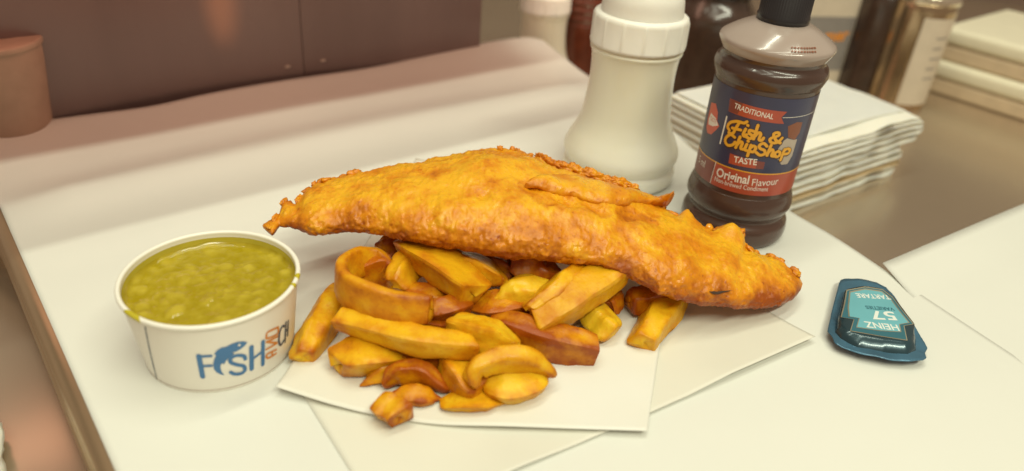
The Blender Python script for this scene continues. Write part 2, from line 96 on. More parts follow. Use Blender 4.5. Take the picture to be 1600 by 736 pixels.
S_PLATE = [(21.76, 42.0), (22.05, 42.51), (22.48, 42.76), (23.37, 42.8), (24.46, 42.59), (24.92, 42.11), (25.05, 41.41), (25.09, 39.95), (25.08, 38.44), (25.06, 37.11), (24.97, 35.79), (24.63, 35.35), (24.52, 34.87), (24.19, 34.61), (23.42, 34.39), (22.21, 34.38), (20.81, 34.66), (19.67, 35.19), (19.38, 35.55), (19.42, 36.0), (19.29, 36.61), (19.65, 37.42), (20.46, 39.22), (21.37, 41.15)]
S_BULGE = [(21.83, 40.91), (23.14, 41.47), (24.3, 41.24), (24.54, 40.33), (24.57, 38.68), (24.73, 37.56), (24.52, 36.35), (24.16, 35.5), (23.45, 35.02), (22.06, 35.07), (20.65, 35.37), (19.89, 36.0), (19.73, 36.55), (20.15, 37.64), (20.96, 39.36)]
S_LABEL = [(21.75, 40.39), (22.94, 40.91), (23.96, 40.78), (24.25, 40.04), (24.33, 38.49), (24.43, 37.49), (23.72, 37.22), (23.51, 36.46), (22.2, 36.4), (20.85, 36.56), (21.35, 37.53), (20.75, 37.62), (21.02, 38.58)]
S_BORDER = [(21.62, 40.57), (23.03, 41.16), (24.13, 41.0), (24.46, 40.2), (24.54, 38.61), (24.66, 37.4), (23.97, 37.14), (23.56, 35.68), (22.0, 35.88), (20.35, 36.16), (20.98, 37.37), (20.23, 37.5), (20.92, 38.93)]
S_TX = {'HEINZ': [(23.53, 37.1), (21.47, 37.2)], 'N57': [(23.83, 38.5), (22.15, 38.41)], 'VARIETIES': [(24.04, 38.99), (22.18, 38.96)], 'TARTARE': [(24.28, 40.41), (22.02, 40.32)]}
SH_BACK = [(-41.15, 55.42, 0.6), (-38.94, 57.29, 0.7), (-33.04, 61.16, 0.9), (-29.07, 64.67, 1.0), (-21.52, 71.37, 0.9), (-15.61, 76.95, 0.8), (-8.89, 83.33, 0.9), (-1.93, 89.25, 1.2), (1.87, 89.57, 1.5)]
SH_RIGHT = [(1.87, 89.57, 1.5), (4.21, 87.18, 0.8), (6.69, 81.94, 0.3), (10.69, 74.27, 0.1), (14.4, 67.59, 0.0), (16.14, 62.69, 0.0), (21.52, 53.15, 0.0), (24.21, 48.98, 0.0), (27.6, 42.34, 0.0)]
SH_LEFT = [(-35.11, 43.84, 0.0), (-16.74, 22.68, 0.0)]
GREASE = [(-11.22, 28.11, 0.7), (-8.19, 27.47, 0.3), (-5.56, 27.07, 0.12), (-2.36, 26.82, 0.12), (2.37, 27.05, 0.12), (7.45, 27.31, 0.25)]
GREASE_FAR = [(-8.46, 56.62, 0.3), (12.54, 50.61, 0.4)]
PILE = [(-4.69, 21.03, 0.3), (-0.14, 23.94, 0.5), (7.61, 29.05, 0.45), (18.18, 36.26, 0.4)]
PILEL = [(-10.04, 28.34, 0.1), (-6.53, 23.66, 0.1)]
RSHEET = [(26.11, 45.6, 0.5), (27.98, 41.98, 0.3), (42.09, 56.82, 0.5), (34.16, 51.25, 0.5)]
MISC = {'napA': (15.33, 76.15, 0.0), 'napD': (24.47, 62.94, 0.0), 'napC': (42.51, 76.7, 0.0), 'shaker2': (1.28, 92.12, 3.6), 'brownb': (5.62, 88.66, 2.0), 'dark': (22.83, 93.53, 2.0), 'darkc': (21.39, 83.62, 0.0), 'box': (38.82, 99.76, 1.5), 'cyl': (45.92, 100.21, -6.0), 'jar': (49.66, 97.46, -6.0), 'boxes': (56.36, 105.18, -6.0), 'boxes2': (60.49, 87.35, -4.0), 'stacktop': (54.27, 102.43, 2.0), 'leftc': (-42.01, 58.35, 0.0), 'lefttop': (-43.76, 63.92, 6.0), 'blob': (-27.17, 29.02, -6.0), 'wallend': (-5.06, 85.24, 1.0), 'seam': (-21.43, 71.29, 1.0), 'sp_or': (-31.4, 75.87, 4.0)}


# ------------------------------------------------------------------ materials
def mat(name, base, rough=0.5, metallic=0.0, var=0.0, vscale=6.0, bump=0.0, bscale=40.0, sss=0.0, srad=(1, .5, .2),
        sscale=0.004, coat=0.0, spec=0.5, dark=None, aniso=None, alpha_attr=None, trans=0.0):
    m = bpy.data.materials.new(name); m.use_nodes = True
    nt = m.node_tree; b = nt.nodes['Principled BSDF']
    b.inputs['Roughness'].default_value = rough
    b.inputs['Metallic'].default_value = metallic
    b.inputs['Specular IOR Level'].default_value = spec
    b.inputs['Coat Weight'].default_value = coat
    b.inputs['Transmission Weight'].default_value = trans
    tc = nt.nodes.new('ShaderNodeTexCoord')
    n = nt.nodes.new('ShaderNodeTexNoise'); n.inputs['Scale'].default_value = vscale / S / 10
    n.inputs['Detail'].default_value = 6
    mp = nt.nodes.new('ShaderNodeMapping')
    if aniso: mp.inputs['Scale'].default_value = aniso
    nt.links.new(tc.outputs['Object'], mp.inputs[0]); nt.links.new(mp.outputs[0], n.inputs['Vector'])
    mix = nt.nodes.new('ShaderNodeMix'); mix.data_type = 'RGBA'
    d = dark or tuple(c * (1 - var) for c in base)
    mix.inputs[6].default_value = (*d, 1); mix.inputs[7].default_value = (*base, 1)
    ramp = nt.nodes.new('ShaderNodeMapRange'); ramp.inputs[1].default_value = .35; ramp.inputs[2].default_value = .65
    nt.links.new(n.outputs[0], ramp.inputs[0]); nt.links.new(ramp.outputs[0], mix.inputs[0])
    nt.links.new(mix.outputs[2], b.inputs['Base Color'])
    if bump:
        n2 = nt.nodes.new('ShaderNodeTexNoise'); n2.inputs['Scale'].default_value = bscale / S / 10
        n2.inputs['Detail'].default_value = 5
        nt.links.new(mp.outputs[0], n2.inputs['Vector'])
        bp = nt.nodes.new('ShaderNodeBump'); bp.inputs['Strength'].default_value = min(1, bump)
        bp.inputs['Distance'].default_value = 0.001
        nt.links.new(n2.outputs[0], bp.inputs['Height']); nt.links.new(bp.outputs[0], b.inputs['Normal'])
    if sss:
        b.inputs['Subsurface Weight'].default_value = sss
        b.inputs['Subsurface Radius'].default_value = srad
        b.inputs['Subsurface Scale'].default_value = sscale
    return m

def food_mat(name, pale, gold, brown, rough, bump, bscale, sss, nscale, speck=0.0, spec=0.5):
    """fried food: the vertex attribute 'fry' says how brown that bit is, on the fish partly as painted shade, noise breaks it up"""
    m = bpy.data.materials.new(name); m.use_nodes = True
    nt = m.node_tree; N = nt.nodes; Lk = nt.links; b = N['Principled BSDF']
    tc = N.new('ShaderNodeTexCoord')
    at = N.new('ShaderNodeAttribute'); at.attribute_name = 'fry_shade'
    n1 = N.new('ShaderNodeTexNoise'); n1.inputs['Scale'].default_value = nscale; n1.inputs['Detail'].default_value = 8
    n1.inputs['Roughness'].default_value = .65
    Lk.new(tc.outputs['Object'], n1.inputs['Vector'])
    a = N.new('ShaderNodeMath'); a.operation = 'MULTIPLY_ADD'
    Lk.new(n1.outputs[0], a.inputs[0]); a.inputs[1].default_value = 1.3; a.inputs[2].default_value = -.65
    s = N.new('ShaderNodeMath'); s.operation = 'ADD'; Lk.new(a.outputs[0], s.inputs[0]); Lk.new(at.outputs['Fac'], s.inputs[1])
    last = s
    if speck:
        n3 = N.new('ShaderNodeTexNoise'); n3.inputs['Scale'].default_value = nscale * 6; n3.inputs['Detail'].default_value = 3
        Lk.new(tc.outputs['Object'], n3.inputs['Vector'])
        mr = N.new('ShaderNodeMapRange'); mr.inputs[1].default_value = .58; mr.inputs[2].default_value = .75
        mr.inputs[3].default_value = 0; mr.inputs[4].default_value = speck
        Lk.new(n3.outputs[0], mr.inputs[0])
        s2 = N.new('ShaderNodeMath'); s2.operation = 'ADD'; Lk.new(s.outputs[0], s2.inputs[0]); Lk.new(mr.outputs[0], s2.inputs[1]); last = s2
    cr = N.new('ShaderNodeValToRGB'); e = cr.color_ramp.elements
    e[0].position = .08; e[0].color = (*pale, 1); e[1].position = .98; e[1].color = (*brown, 1)
    g = cr.color_ramp.elements.new(.5); g.color = (*gold, 1)
    Lk.new(last.outputs[0], cr.inputs[0]); Lk.new(cr.outputs[0], b.inputs['Base Color'])
    n2 = N.new('ShaderNodeTexNoise'); n2.inputs['Scale'].default_value = bscale; n2.inputs['Detail'].default_value = 6
    Lk.new(tc.outputs['Object'], n2.inputs['Vector'])
    bp = N.new('ShaderNodeBump'); bp.inputs['Strength'].default_value = bump; bp.inputs['Distance'].default_value = .0012
    vo = N.new('ShaderNodeTexVoronoi'); vo.feature = 'SMOOTH_F1'; vo.inputs['Scale'].default_value = bscale * .55
    wv = N.new('ShaderNodeMix'); wv.data_type = 'VECTOR'; wv.inputs[0].default_value = .012
    Lk.new(tc.outputs['Object'], wv.inputs[4]); Lk.new(n2.outputs['Color'], wv.inputs[5]); Lk.new(wv.outputs[1], vo.inputs['Vector'])
    hs = N.new('ShaderNodeMath'); hs.operation = 'MULTIPLY_ADD'; hs.inputs[1].default_value = -.6
    Lk.new(vo.outputs['Distance'], hs.inputs[0]); Lk.new(n2.outputs[0], hs.inputs[2])
    Lk.new(hs.outputs[0], bp.inputs['Height']); Lk.new(bp.outputs[0], b.inputs['Normal'])
    rr = N.new('ShaderNodeMapRange'); rr.inputs[1].default_value = .3; rr.inputs[2].default_value = .7; rr.inputs[3].default_value = rough - .14; rr.inputs[4].default_value = rough + .2
    Lk.new(n1.outputs[0], rr.inputs[0]); Lk.new(rr.outputs[0], b.inputs['Roughness'])
    b.inputs['Specular IOR Level'].default_value = spec
    if sss:
        b.inputs['Subsurface Weight'].default_value = sss
        b.inputs['Subsurface Radius'].default_value = (1, .45, .1); b.inputs['Subsurface Scale'].default_value = .003
    return m

M = {}
M['paper'] = mat('white_paper', (.71, .71, .655), .38, var=.035, vscale=.6, bump=.08, bscale=1.2, spec=.35)
M['grease'] = mat('greaseproof_paper', (.74, .73, .67), .40, dark=(.68, .645, .53), vscale=.45, bump=.2, bscale=2.0, spec=.35)
M['pile'] = mat('wrap_paper', (.71, .69, .60), .45, var=.05, vscale=1.0, bump=.12, bscale=2.0)
M['napkin'] = mat('napkin_tissue', (.78, .76, .67), .9, var=.05, vscale=2, bump=.3, bscale=14, spec=.1, sss=.5, srad=(1, .85, .6), sscale=.006)
M['kraft'] = mat('unbleached_tissue', (.62, .47, .28), .9, var=.15, vscale=2, bump=.35, bscale=14, spec=.1)
M['card'] = mat('tub_card', (.84, .81, .72), .38, var=.03, vscale=1.5, bump=.04, bscale=20)
M['blue'] = mat('blue_print', (.05, .18, .40), .4, var=.08)
M['navyprint'] = mat('dark_blue_print', (.04, .07, .13), .4)
M['orange'] = mat('orange_print', (.64, .22, .03), .4)
M['white_print'] = mat('white_print', (.75, .72, .66), .4)
M['plastic'] = mat('milky_plastic', (.88, .86, .78), .26, vscale=.35, dark=(.80, .76, .58), sss=.25, srad=(1, .9, .55), sscale=.010, bump=.03, bscale=3)
M['cap_white'] = mat('white_cap_plastic', (.84, .81, .74), .35, var=.03, sss=.2, srad=(1, .9, .7), sscale=.005)
M['vinegar'] = mat('brown_bottle', (.075, .038, .027), .26, var=.25, vscale=.8, coat=.25, bump=.03, bscale=2)
M['shoulder'] = mat('empty_shoulder_plastic', (.44, .37, .325), .20, dark=(.27, .20, .17), vscale=.35, coat=.3)
M['black_cap'] = mat('black_cap', (.016, .014, .016), .35, coat=.1)
M['navy'] = mat('label_navy', (.035, .035, .085), .33, var=.1, coat=.2)
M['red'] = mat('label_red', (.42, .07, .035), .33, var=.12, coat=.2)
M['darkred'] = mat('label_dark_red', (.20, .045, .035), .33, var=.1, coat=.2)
M['lips'] = mat('label_lips', (.58, .12, .075), .35)
M['yellow'] = mat('label_yellow', (.72, .36, .03), .35)
M['dkline'] = mat('label_shadow_print', (.055, .025, .02), .35)
M['jarprint'] = mat('label_brown_print', (.26, .085, .04), .35, var=.3, vscale=3)
M['bowlprint'] = mat('label_cream_print', (.50, .42, .34), .35, var=.25, vscale=2)
M['peas'] = None
M['steel'] = mat('worktop_steel', (.62, .52, .40), .26, metallic=.8, var=.05, vscale=.6, bump=.02, bscale=6)
M['edge'] = mat('counter_edge_steel', (.55, .40, .25), .30, metallic=.8, var=.12, vscale=1.0, aniso=(1, 1, 4))
M['upstand'] = mat('dark_upstand_steel', (.25, .175, .165), .30, metallic=.25, var=.34, vscale=.5, bump=.03, bscale=10, aniso=(1, 1, .12))  # upright streaks paint dim reflections into the steel colour
M['rivet'] = mat('rivet_steel', (.5, .42, .36), .3, metallic=.7)
M['backwall'] = mat('brown_back_wall', (.20, .13, .10), .6, var=.2, vscale=.3)
M['sauce'] = mat('red_brown_bottle', (.13, .026, .010), .3, var=.3, coat=.2)
M['darkjar'] = mat('dark_brown_jar', (.06, .034, .024), .2, var=.3, coat=.2)
M['carton'] = mat('cream_carton', (.62, .53, .42), .6, var=.06)
M['carton_orange'] = mat('carton_orange_print', (.72, .27, .04), .5)
M['greycard'] = mat('grey_carton_print', (.26, .235, .22), .5, var=.08)
M['foam'] = mat('cream_foam', (.78, .72, .55), .6, var=.04, bump=.1, bscale=10)
M['foamtan'] = mat('tan_card', (.64, .50, .34), .7, var=.1)
M['tantub'] = mat('tan_tub_plastic', (.46, .31, .23), .7, var=.1)
M['lidmetal'] = mat('lid_metal', (.75, .66, .52), .15, metallic=.9, var=.1)
M['glass_amber'] = mat('tin_metal', (.55, .40, .25), .18, metallic=.85, var=.3, vscale=.8)
M['foil'] = mat('teal_foil', (.075, .19, .29), .30, metallic=.35, var=.35, vscale=3, bump=.5, bscale=26)
M['bulge'] = mat('dark_teal_foil', (.022, .058, .075), .22, metallic=.3, var=.3, vscale=2, bump=.15, bscale=10, coat=.3)
M['tealprint'] = mat('light_teal_print', (.18, .52, .60), .3, metallic=.2, var=.14, vscale=2, coat=.2)
M['silver'] = mat('silver_gold_print', (.44, .40, .29), .3, metallic=.45, var=.35, vscale=4)
M['lettering_white'] = mat('lettering_white', (.70, .74, .70), .35)
M['lettering_teal'] = mat('lettering_dark_teal', (.03, .13, .17), .35)
M['slit'] = mat('dark_fish_skin', (.05, .024, .012), .5, var=.3)
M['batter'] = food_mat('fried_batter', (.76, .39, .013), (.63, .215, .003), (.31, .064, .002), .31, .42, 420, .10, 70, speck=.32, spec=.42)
M['film'] = mat('pea_film', (.52, .43, .045), .25, var=.25, vscale=4, coat=.2)
M['smear'] = mat('pea_juice', (.50, .42, .02), .25, coat=.3)

def chip_mat(i, pale, gold, brown):
    return food_mat('fried_potato_%d' % i, pale, gold, brown, .36, .35, 260, .06, 80, speck=.2, spec=.32)
CHIPM = [chip_mat(0, (.75, .43, .012), (.63, .265, .003), (.37, .085, .002)),
         chip_mat(1, (.71, .37, .009), (.58, .215, .003), (.32, .065, .002)),
         chip_mat(2, (.78, .49, .018), (.68, .31, .005), (.43, .11, .002))]

# ------------------------------------------------------------------ mesh helpers
def empty(name, loc, label, cat, group=None):
    o = bpy.data.objects.new(name, None); COL.objects.link(o)
    o.location = Vector(loc) * S; o.empty_display_size = .01
    return tag(o, label, cat, group)
def tag(o, label=None, cat=None, group=None, kind=None):
    if label: o['label'] = label
    if cat: o['category'] = cat
    if group: o['group'] = group
    if kind: o['kind'] = kind
    return o
def world_loc(o):
    v = Vector(o.location)
    while o.parent: o = o.parent; v = v + Vector(o.location)
    return v
def obj(name, verts, faces, material, parent=None, smooth=True, base=None, attr=None):
    """verts in world centimetres; a top-level mesh gets its origin at its base"""
    V = np.asarray(verts, float) * S
    me = bpy.data.meshes.new(name)
    if parent is not None: org = np.array(world_loc(parent))
    elif base is not None: org = np.array(base) * S
    else: org = np.array([(V[:, 0].min() + V[:, 0].max()) / 2, (V[:, 1].min() + V[:, 1].max()) / 2, V[:, 2].min()])
    me.from_pydata((V - org).tolist(), [], [tuple(int(i) for i in f) for f in faces])
    if smooth: me.polygons.foreach_set('use_smooth', [True] * len(me.polygons))
    if attr is not None:
        a = me.attributes.new('fry_shade', 'FLOAT', 'POINT'); a.data.foreach_set('value', np.asarray(attr, float))
    me.materials.append(material); me.update()
    o = bpy.data.objects.new(name, me); COL.objects.link(o)
    if parent is not None: o.parent = parent
    else: o.location = org.tolist()
    return o
def grid_faces(nu, nv, closed_v=False, off=0):
    f = []
    for i in range(nu - 1):
        for j in range(nv if closed_v else nv - 1):
            k = (j + 1) % nv
            f.append((off + i * nv + j, off + i * nv + k, off + (i + 1) * nv + k, off + (i + 1) * nv + j))
    return f
def smooth_profile(pr, n=6):
    P = [Vector((a, b, 0)) for a, b in pr]; out = []
    for i in range(len(P) - 1):
        p0, p1, p2, p3 = P[max(i - 1, 0)], P[i], P[i + 1], P[min(i + 2, len(P) - 1)]
        for k in range(n):
            t = k / n
            out.append(tuple(catmull(p0, p1, p2, p3, t))[:2])
    out.append(tuple(P[-1])[:2]); return out
def catmull(p0, p1, p2, p3, t):
    return .5 * ((2 * p1) + (p2 - p0) * t + (2 * p0 - 5 * p1 + 4 * p2 - p3) * t * t + (3 * p1 - p0 - 3 * p2 + p3) * t ** 3)
def spline(pts, n):
    P = [Vector(p) for p in pts]; m = len(P) - 1; out = []
    for i in range(n):
        s = i / (n - 1) * m; k = min(int(s), m - 1); t = s - k
        out.append(catmull(P[max(k - 1, 0)], P[k], P[k + 1], P[min(k + 2, m)], t))
    return out
def lathe(profile, cx, cy, z0=0.0, n=72, rmod=None, cap0=True, cap1=True):
    """profile (z, r) -> verts, faces"""
    v = []; 
    for z, r in profile:
        for j in range(n):
            a = 2 * math.pi * j / n
            rr = r if rmod is None else rmod(z, r, a)
            v.append((cx + rr * math.cos(a), cy + rr * math.sin(a), z0 + z))
    f = grid_faces(len(profile), n, True)
    f = [(a, b, c, d) for a, b, c, d in f]
    if cap0: f.append(tuple(range(n - 1, -1, -1)))
    if cap1: f.append(tuple(range((len(profile) - 1) * n, len(profile) * n)))
    return v, f
def join(*parts):
    V, F = [], []
    for v, f in parts:
        o = len(V); V += list(v); F += [tuple(i + o for i in q) for q in f]
    return V, F
def box(x0, y0, z0, x1, y1, z1):
    v = [(x, y, z) for z in (z0, z1) for x, y in ((x0, y0), (x1, y0), (x1, y1), (x0, y1))]
    return v, [(3, 2, 1, 0), (4, 5, 6, 7), (0, 1, 5, 4), (1, 2, 6, 5), (2, 3, 7, 6), (3, 0, 4, 7)]
def obox(o, ex, ey, L, W, z0, z1):
    """box on an oriented footprint"""
    o, ex, ey = Vector((o[0], o[1], 0)), Vector(ex), Vector(ey)
    v, f = box(0, 0, z0, L, W, z1)
    return [tuple(o + ex * a + ey * b + Vector((0, 0, c))) for a, b, c in v], f
def bevel(o, w, seg=3):
    md = o.modifiers.new('bevel', 'BEVEL'); md.width = w * S; md.segments = seg; md.limit_method = 'ANGLE'
    return o
def prism(poly, z0, z1):
    n = len(poly)
    v = [(x, y, z0) for x, y in poly] + [(x, y, z1) for x, y in poly]
    f = [tuple(range(n - 1, -1, -1)), tuple(range(n, 2 * n))]
    f += [(i, (i + 1) % n, n + (i + 1) % n, n + i) for i in range(n)]
    return v, f
def ccw(p):
    a = sum(p[i][0] * p[(i + 1) % len(p)][1] - p[(i + 1) % len(p)][0] * p[i][1] for i in range(len(p)))
    return list(p) if a > 0 else list(p)[::-1]

# ---- flat print: polygons, strokes and text in a 2-D (s, h) plane, then wrapped by a function (s, h, lift) -> xyz
def flat_mesh(verts, faces, step=.2, h_step=None):
    bm = bmesh.new(); vs_ = [bm.verts.new((a, b, c)) for a, b, c in verts]
    for f in faces:
        try: bm.faces.new([vs_[i] for i in f])
        except ValueError: pass
    bm.normal_update()
    bmesh.ops.triangulate(bm, faces=[f for f in bm.faces if len(f.verts) > 4])
    if step:
        xs = [v.co.x for v in bm.verts]; x = math.floor(min(xs) / step) * step + step
        while x < max(xs):
            bmesh.ops.bisect_plane(bm, geom=bm.verts[:] + bm.edges[:] + bm.faces[:], plane_co=(x, 0, 0), plane_no=(1, 0, 0))
            x += step
    bm.normal_update(); bm.verts.index_update()
    V = [tuple(v.co) for v in bm.verts]; F = [tuple(v.index for v in f.verts) for f in bm.faces]
    bm.free(); return V, F
def poly2(p, lift=0.0):
    p = ccw(p); return [(a, b, lift) for a, b in p], [tuple(range(len(p)))]
def stroke2(pts, w, lift=0.0, curve=True):
    P = [Vector((a, b, 0)) for a, b in pts]
    P = spline(P, max(2, (len(P) - 1) * 6 + 1)) if (curve and len(P) > 2) else P
    V, F = [], []; h = w / 2
    n = len(P); L_, R_ = [], []
    for i in range(n):
        t = (P[min(i + 1, n - 1)] - P[max(i - 1, 0)]); t = t.normalized() if t.length > 1e-9 else Vector((1, 0, 0))
        q = Vector((-t.y, t.x, 0)) * h
        L_.append(P[i] + q); R_.append(P[i] - q)
    for i in range(n): V += [tuple(L_[i])[:2], tuple(R_[i])[:2]]
    F += [(2 * i, 2 * i + 1, 2 * i + 3, 2 * i + 2) for i in range(n - 1)]
    for end, sg in ((0, -1), (n - 1, 1)):
        t = (P[min(end + 1, n - 1)] - P[max(end - 1, 0)]); t = (t.normalized() if t.length > 1e-9 else Vector((1, 0, 0))) * sg
        q = Vector((-t.y, t.x, 0)); o = len(V)
        arc = [P[end] + (q * math.cos(a) + t * math.sin(a)) * h for a in [math.pi * k / 6 for k in range(7)]]
        V += [tuple(a)[:2] for a in arc]; F.append(tuple(range(o, o + 7)) if sg < 0 else tuple(range(o + 6, o - 1, -1)))
    # keep every face pointing the same way
    FF = []
    for f in F:
        a = sum(V[f[i]][0] * V[f[(i + 1) % len(f)]][1] - V[f[(i + 1) % len(f)]][0] * V[f[i]][1] for i in range(len(f)))
        FF.append(f if a > 0 else f[::-1])
    return [(a, b, lift) for a, b in V], FF
def text2(body, p0, p1, lift=0.0, hscale=1.0, shear=0.0, bold=0.0):
    """text whose baseline runs from p0 to p1"""
    c = bpy.data.curves.new('t', 'FONT'); c.body = body; c.size = 1; c.shear = shear; c.offset = bold
    c.resolution_u = 3; c.fill_mode = 'FRONT'
    o = bpy.data.objects.new('t', c); COL.objects.link(o)
    me = bpy.data.meshes.new_from_object(o.evaluated_get(bpy.context.evaluated_depsgraph_get()))
    bpy.data.objects.remove(o); bpy.data.curves.remove(c)
    V = [tuple(v.co) for v in me.vertices]; F = [tuple(p.vertices) for p in me.polygons]
    bpy.data.meshes.remove(me)
    x0 = min(v[0] for v in V); x1 = max(v[0] for v in V)
    p0, p1 = Vector((*p0, 0)), Vector((*p1, 0)); d = p1 - p0; k = d.length / (x1 - x0); d.normalize(); q = Vector((-d.y, d.x, 0))
    out = [p0 + d * (v[0] - x0) * k + q * v[1] * k * hscale for v in V]
    return [(v.x, v.y, lift) for v in out], F
def wrapped(name, parts, fn, material, parent, step=.2):
    V, F = [], []
    for v, f in parts:
        v, f = flat_mesh(v, f, step); o = len(V)
        V += [fn(*p) for p in v]; F += [tuple(i + o for i in q) for q in f]
    return obj(name, V, F, material, parent, smooth=False)

random.seed(5)
# ================================================================== THE SETTING
CZ = -6.0
# ---- lower steel worktop, back wall
v, f = box(-190, -60, CZ - 3, 190, 170, CZ)
tag(obj('steel_worktop', v, f, M['steel'], smooth=False), kind='structure')
v, f = box(-190, 170.3, CZ - 3, 190, 176, 70)
tag(obj('back_wall', v, f, M['backwall'], smooth=False), kind='structure')

# ---- big white sheet: Coons patch between its four edges
def polyf(P):
    P = [Vector(p) for p in P]; d = [0]
    for i in range(1, len(P)): d.append(d[-1] + (P[i] - P[i - 1]).length)
    def fn(t):
        s = t * d[-1]
        for i in range(1, len(P)):
            if s <= d[i] or i == len(P) - 1:
                k = (s - d[i - 1]) / max(d[i] - d[i - 1], 1e-9)
                return catmull(P[max(i - 2, 0)], P[i - 1], P[i], P[min(i + 1, len(P) - 1)], k)
    return fn
l0, l1 = Vector(SH_LEFT[0]), Vector(SH_LEFT[1]); ld = (l1 - l0).normalized()
bl = Vector((-46.2, 51.2, .5))
fl = l1 + ld * 20
right = [Vector(p) for p in SH_RIGHT] + [Vector((34, 30, 0)), Vector((39, 18, 0)), Vector((42, 8, 0))]
back = polyf([bl] + [Vector(p) for p in SH_BACK])
rgt = polyf(right[::-1]); fr = right[-1]
lft = lambda t: (fl.lerp(l0, t / .72) if t < .72 else l0.lerp(bl, (t - .72) / .28))
frt = lambda u: fl.lerp(fr, u)
NU, NV = 110, 110; V = []
wn = Vector((0.643, -0.766, 0)); wa = Vector(SH_BACK[4])
for i in range(NU):
    u = i / (NU - 1)
    for j in range(NV):
        t = j / (NV - 1)
        p = frt(u) * (1 - t) + back(u) * t + lft(t) * (1 - u) + rgt(t) * u \
            - (fl * (1 - u) * (1 - t) + fr * u * (1 - t) + bl * (1 - u) * t + back(1.0) * u * t)
        dist = (p - wa).dot(wn)
        k = min(1.0, max(0.0, (t - .05) * 3))
        z = p.z * (1 if t > .5 else .3)
        z = max(0, min(1, (9 - dist) / 9)) ** 2 * z
        zb = z; z = 0
        z += .75 * math.exp(-((dist - 13.5 - 1.2 * math.sin(p.x * .09)) / 2.6) ** 2) * (1 if dist > 0 else 1)
        z += .12 * math.exp(-((dist - 20) / 2.2) ** 2)
        z += .10 * max(0, min(1, (9 - dist) / 5)) * math.sin((p.x + p.y) * .18)
        e = min(1, u * 12) * min(1, (1 - u) * 12)
        V.append((p.x, p.y, max(0.02, zb + z * (e * .8 + .2)) + .02))
sheet = obj('paper_sheet', V, grid_faces(NU, NV), M['paper'])
sheet.modifiers.new('solid', 'SOLIDIFY').thickness = .0002
tag(sheet, 'large white paper sheet covering the raised counter under all the food', 'paper sheet')
outline = [V[i * NV] for i in range(NU)] + [V[(NU - 1) * NV + j] for j in range(NV)] + \
          [V[i * NV + NV - 1] for i in range(NU - 1, -1, -1)] + [V[j] for j in range(NV - 1, -1, -1)]
# ---- raised slab under it, with a rounded steel nosing along the left edge
ctr = Vector((0, 45, 0)); poly = []
for p in outline[::6]:
    q = Vector((p[0], p[1], 0)); d = (ctr - q).normalized(); poly.append(tuple(q + d * .5)[:2])
v, f = prism(ccw(poly), CZ, -.02)
slab = tag(obj('counter', v, f, M['edge'], smooth=False), kind='structure')
nose_n = Vector((-ld.y, ld.x, 0)); nose_n = nose_n if nose_n.x < 0 else -nose_n
prof = [(-.4, -.05), (.15, -.07), (.5, -.2), (.72, -.5), (.72, -1.2), (.55, -1.5), (.45, -1.7), (.75, -1.95), (.8, -3.6), (.6, -3.9), (-.4, -3.9)]
prof = smooth_profile(prof, 3)
V = []
a0, a1 = fl, bl
for i in range(30):
    c = lft(i / 29)
    V += [tuple(Vector((c.x, c.y, 0)) + nose_n * a + Vector((0, 0, b))) for a, b in prof]
tag(obj('counter_nosing', V, grid_faces(30, len(prof)), M['edge']), kind='structure')

# ---- dark steel upstand behind the sheet
wb = Vector((wa.x, wa.y, 0)) - wn * .6
WD = Vector((.766, .643, 0))
wall_p = lambda s, n, z: tuple(wb + WD * s - wn * n + Vector((0, 0, z)))
seam_s = (Vector((MISC['seam'][0], MISC['seam'][1], 0)) - wb).dot(WD)
end_s = (Vector((MISC['wallend'][0], MISC['wallend'][1], 0)) - wb).dot(WD)
up_e = empty('upstand', (wb.x, wb.y, CZ), 'dark brown metal upstand behind the white paper with a seam and rivets', 'upstand')
def wallbox(name, s0, s1, n0, n1, z0, z1, m):
    v = [wall_p(s, n, z) for z in (z0, z1) for s, n in ((s0, n0), (s1, n0), (s1, n1), (s0, n1))]
    return obj(name, v, [(3, 2, 1, 0), (4, 5, 6, 7), (0, 1, 5, 4), (1, 2, 6, 5), (2, 3, 7, 6), (3, 0, 4, 7)], m, up_e, smooth=False)
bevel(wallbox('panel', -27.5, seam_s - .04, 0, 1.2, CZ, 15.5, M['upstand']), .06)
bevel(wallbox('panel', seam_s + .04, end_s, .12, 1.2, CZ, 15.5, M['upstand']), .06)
for ds, z in ((-1.7, 2.05), (2.1, 2.1)):
    v, f = [], []
    c = Vector(wall_p(seam_s + ds, 0, z)); 
    for i in range(5):
        a = i / 4 * math.pi / 2
        for j in range(10):
            b = 2 * math.pi * j / 10
            rr = .26 * math.cos(a) + .001
            v.append(tuple(c + WD * rr * math.cos(b) * 1.2 + Vector((0, 0, rr * .6 * math.sin(b))) + wn * (.12 * math.sin(a) + (.0 if ds < 0 else -.1))))
    obj('rivet', v, grid_faces(5, 10, True), M['rivet'], up_e)

# ---- unseen shelf, added and sized so its shadow lies along the back of the sheet
sh_e = empty('unseen_shade_shelf', tuple(wall_p(0, 0, 15.5)), 'unseen shelf added above the back of the paper to cast its shadow', 'shelf')
def shelfbox(name, s0, s1, n0, n1, z0, z1):
    v = [wall_p(s, n, z) for z in (z0, z1) for s, n in ((s0, n0), (s1, n0), (s1, n1), (s0, n1))]
    return obj(name, v, [(3, 2, 1, 0), (4, 5, 6, 7), (0, 1, 5, 4), (1, 2, 6, 5), (2, 3, 7, 6), (3, 0, 4, 7)], M['upstand'], sh_e, smooth=False)
shelfbox('shade_board', -80, end_s + 6, -19.0, 3, 16.0, 17.2)
shelfbox('bracket', -26, -24.5, .2, 1.2, 15.5, 16.0); shelfbox('bracket', end_s - 3, end_s - 1.5, .2, 1.2, 15.5, 16.0)

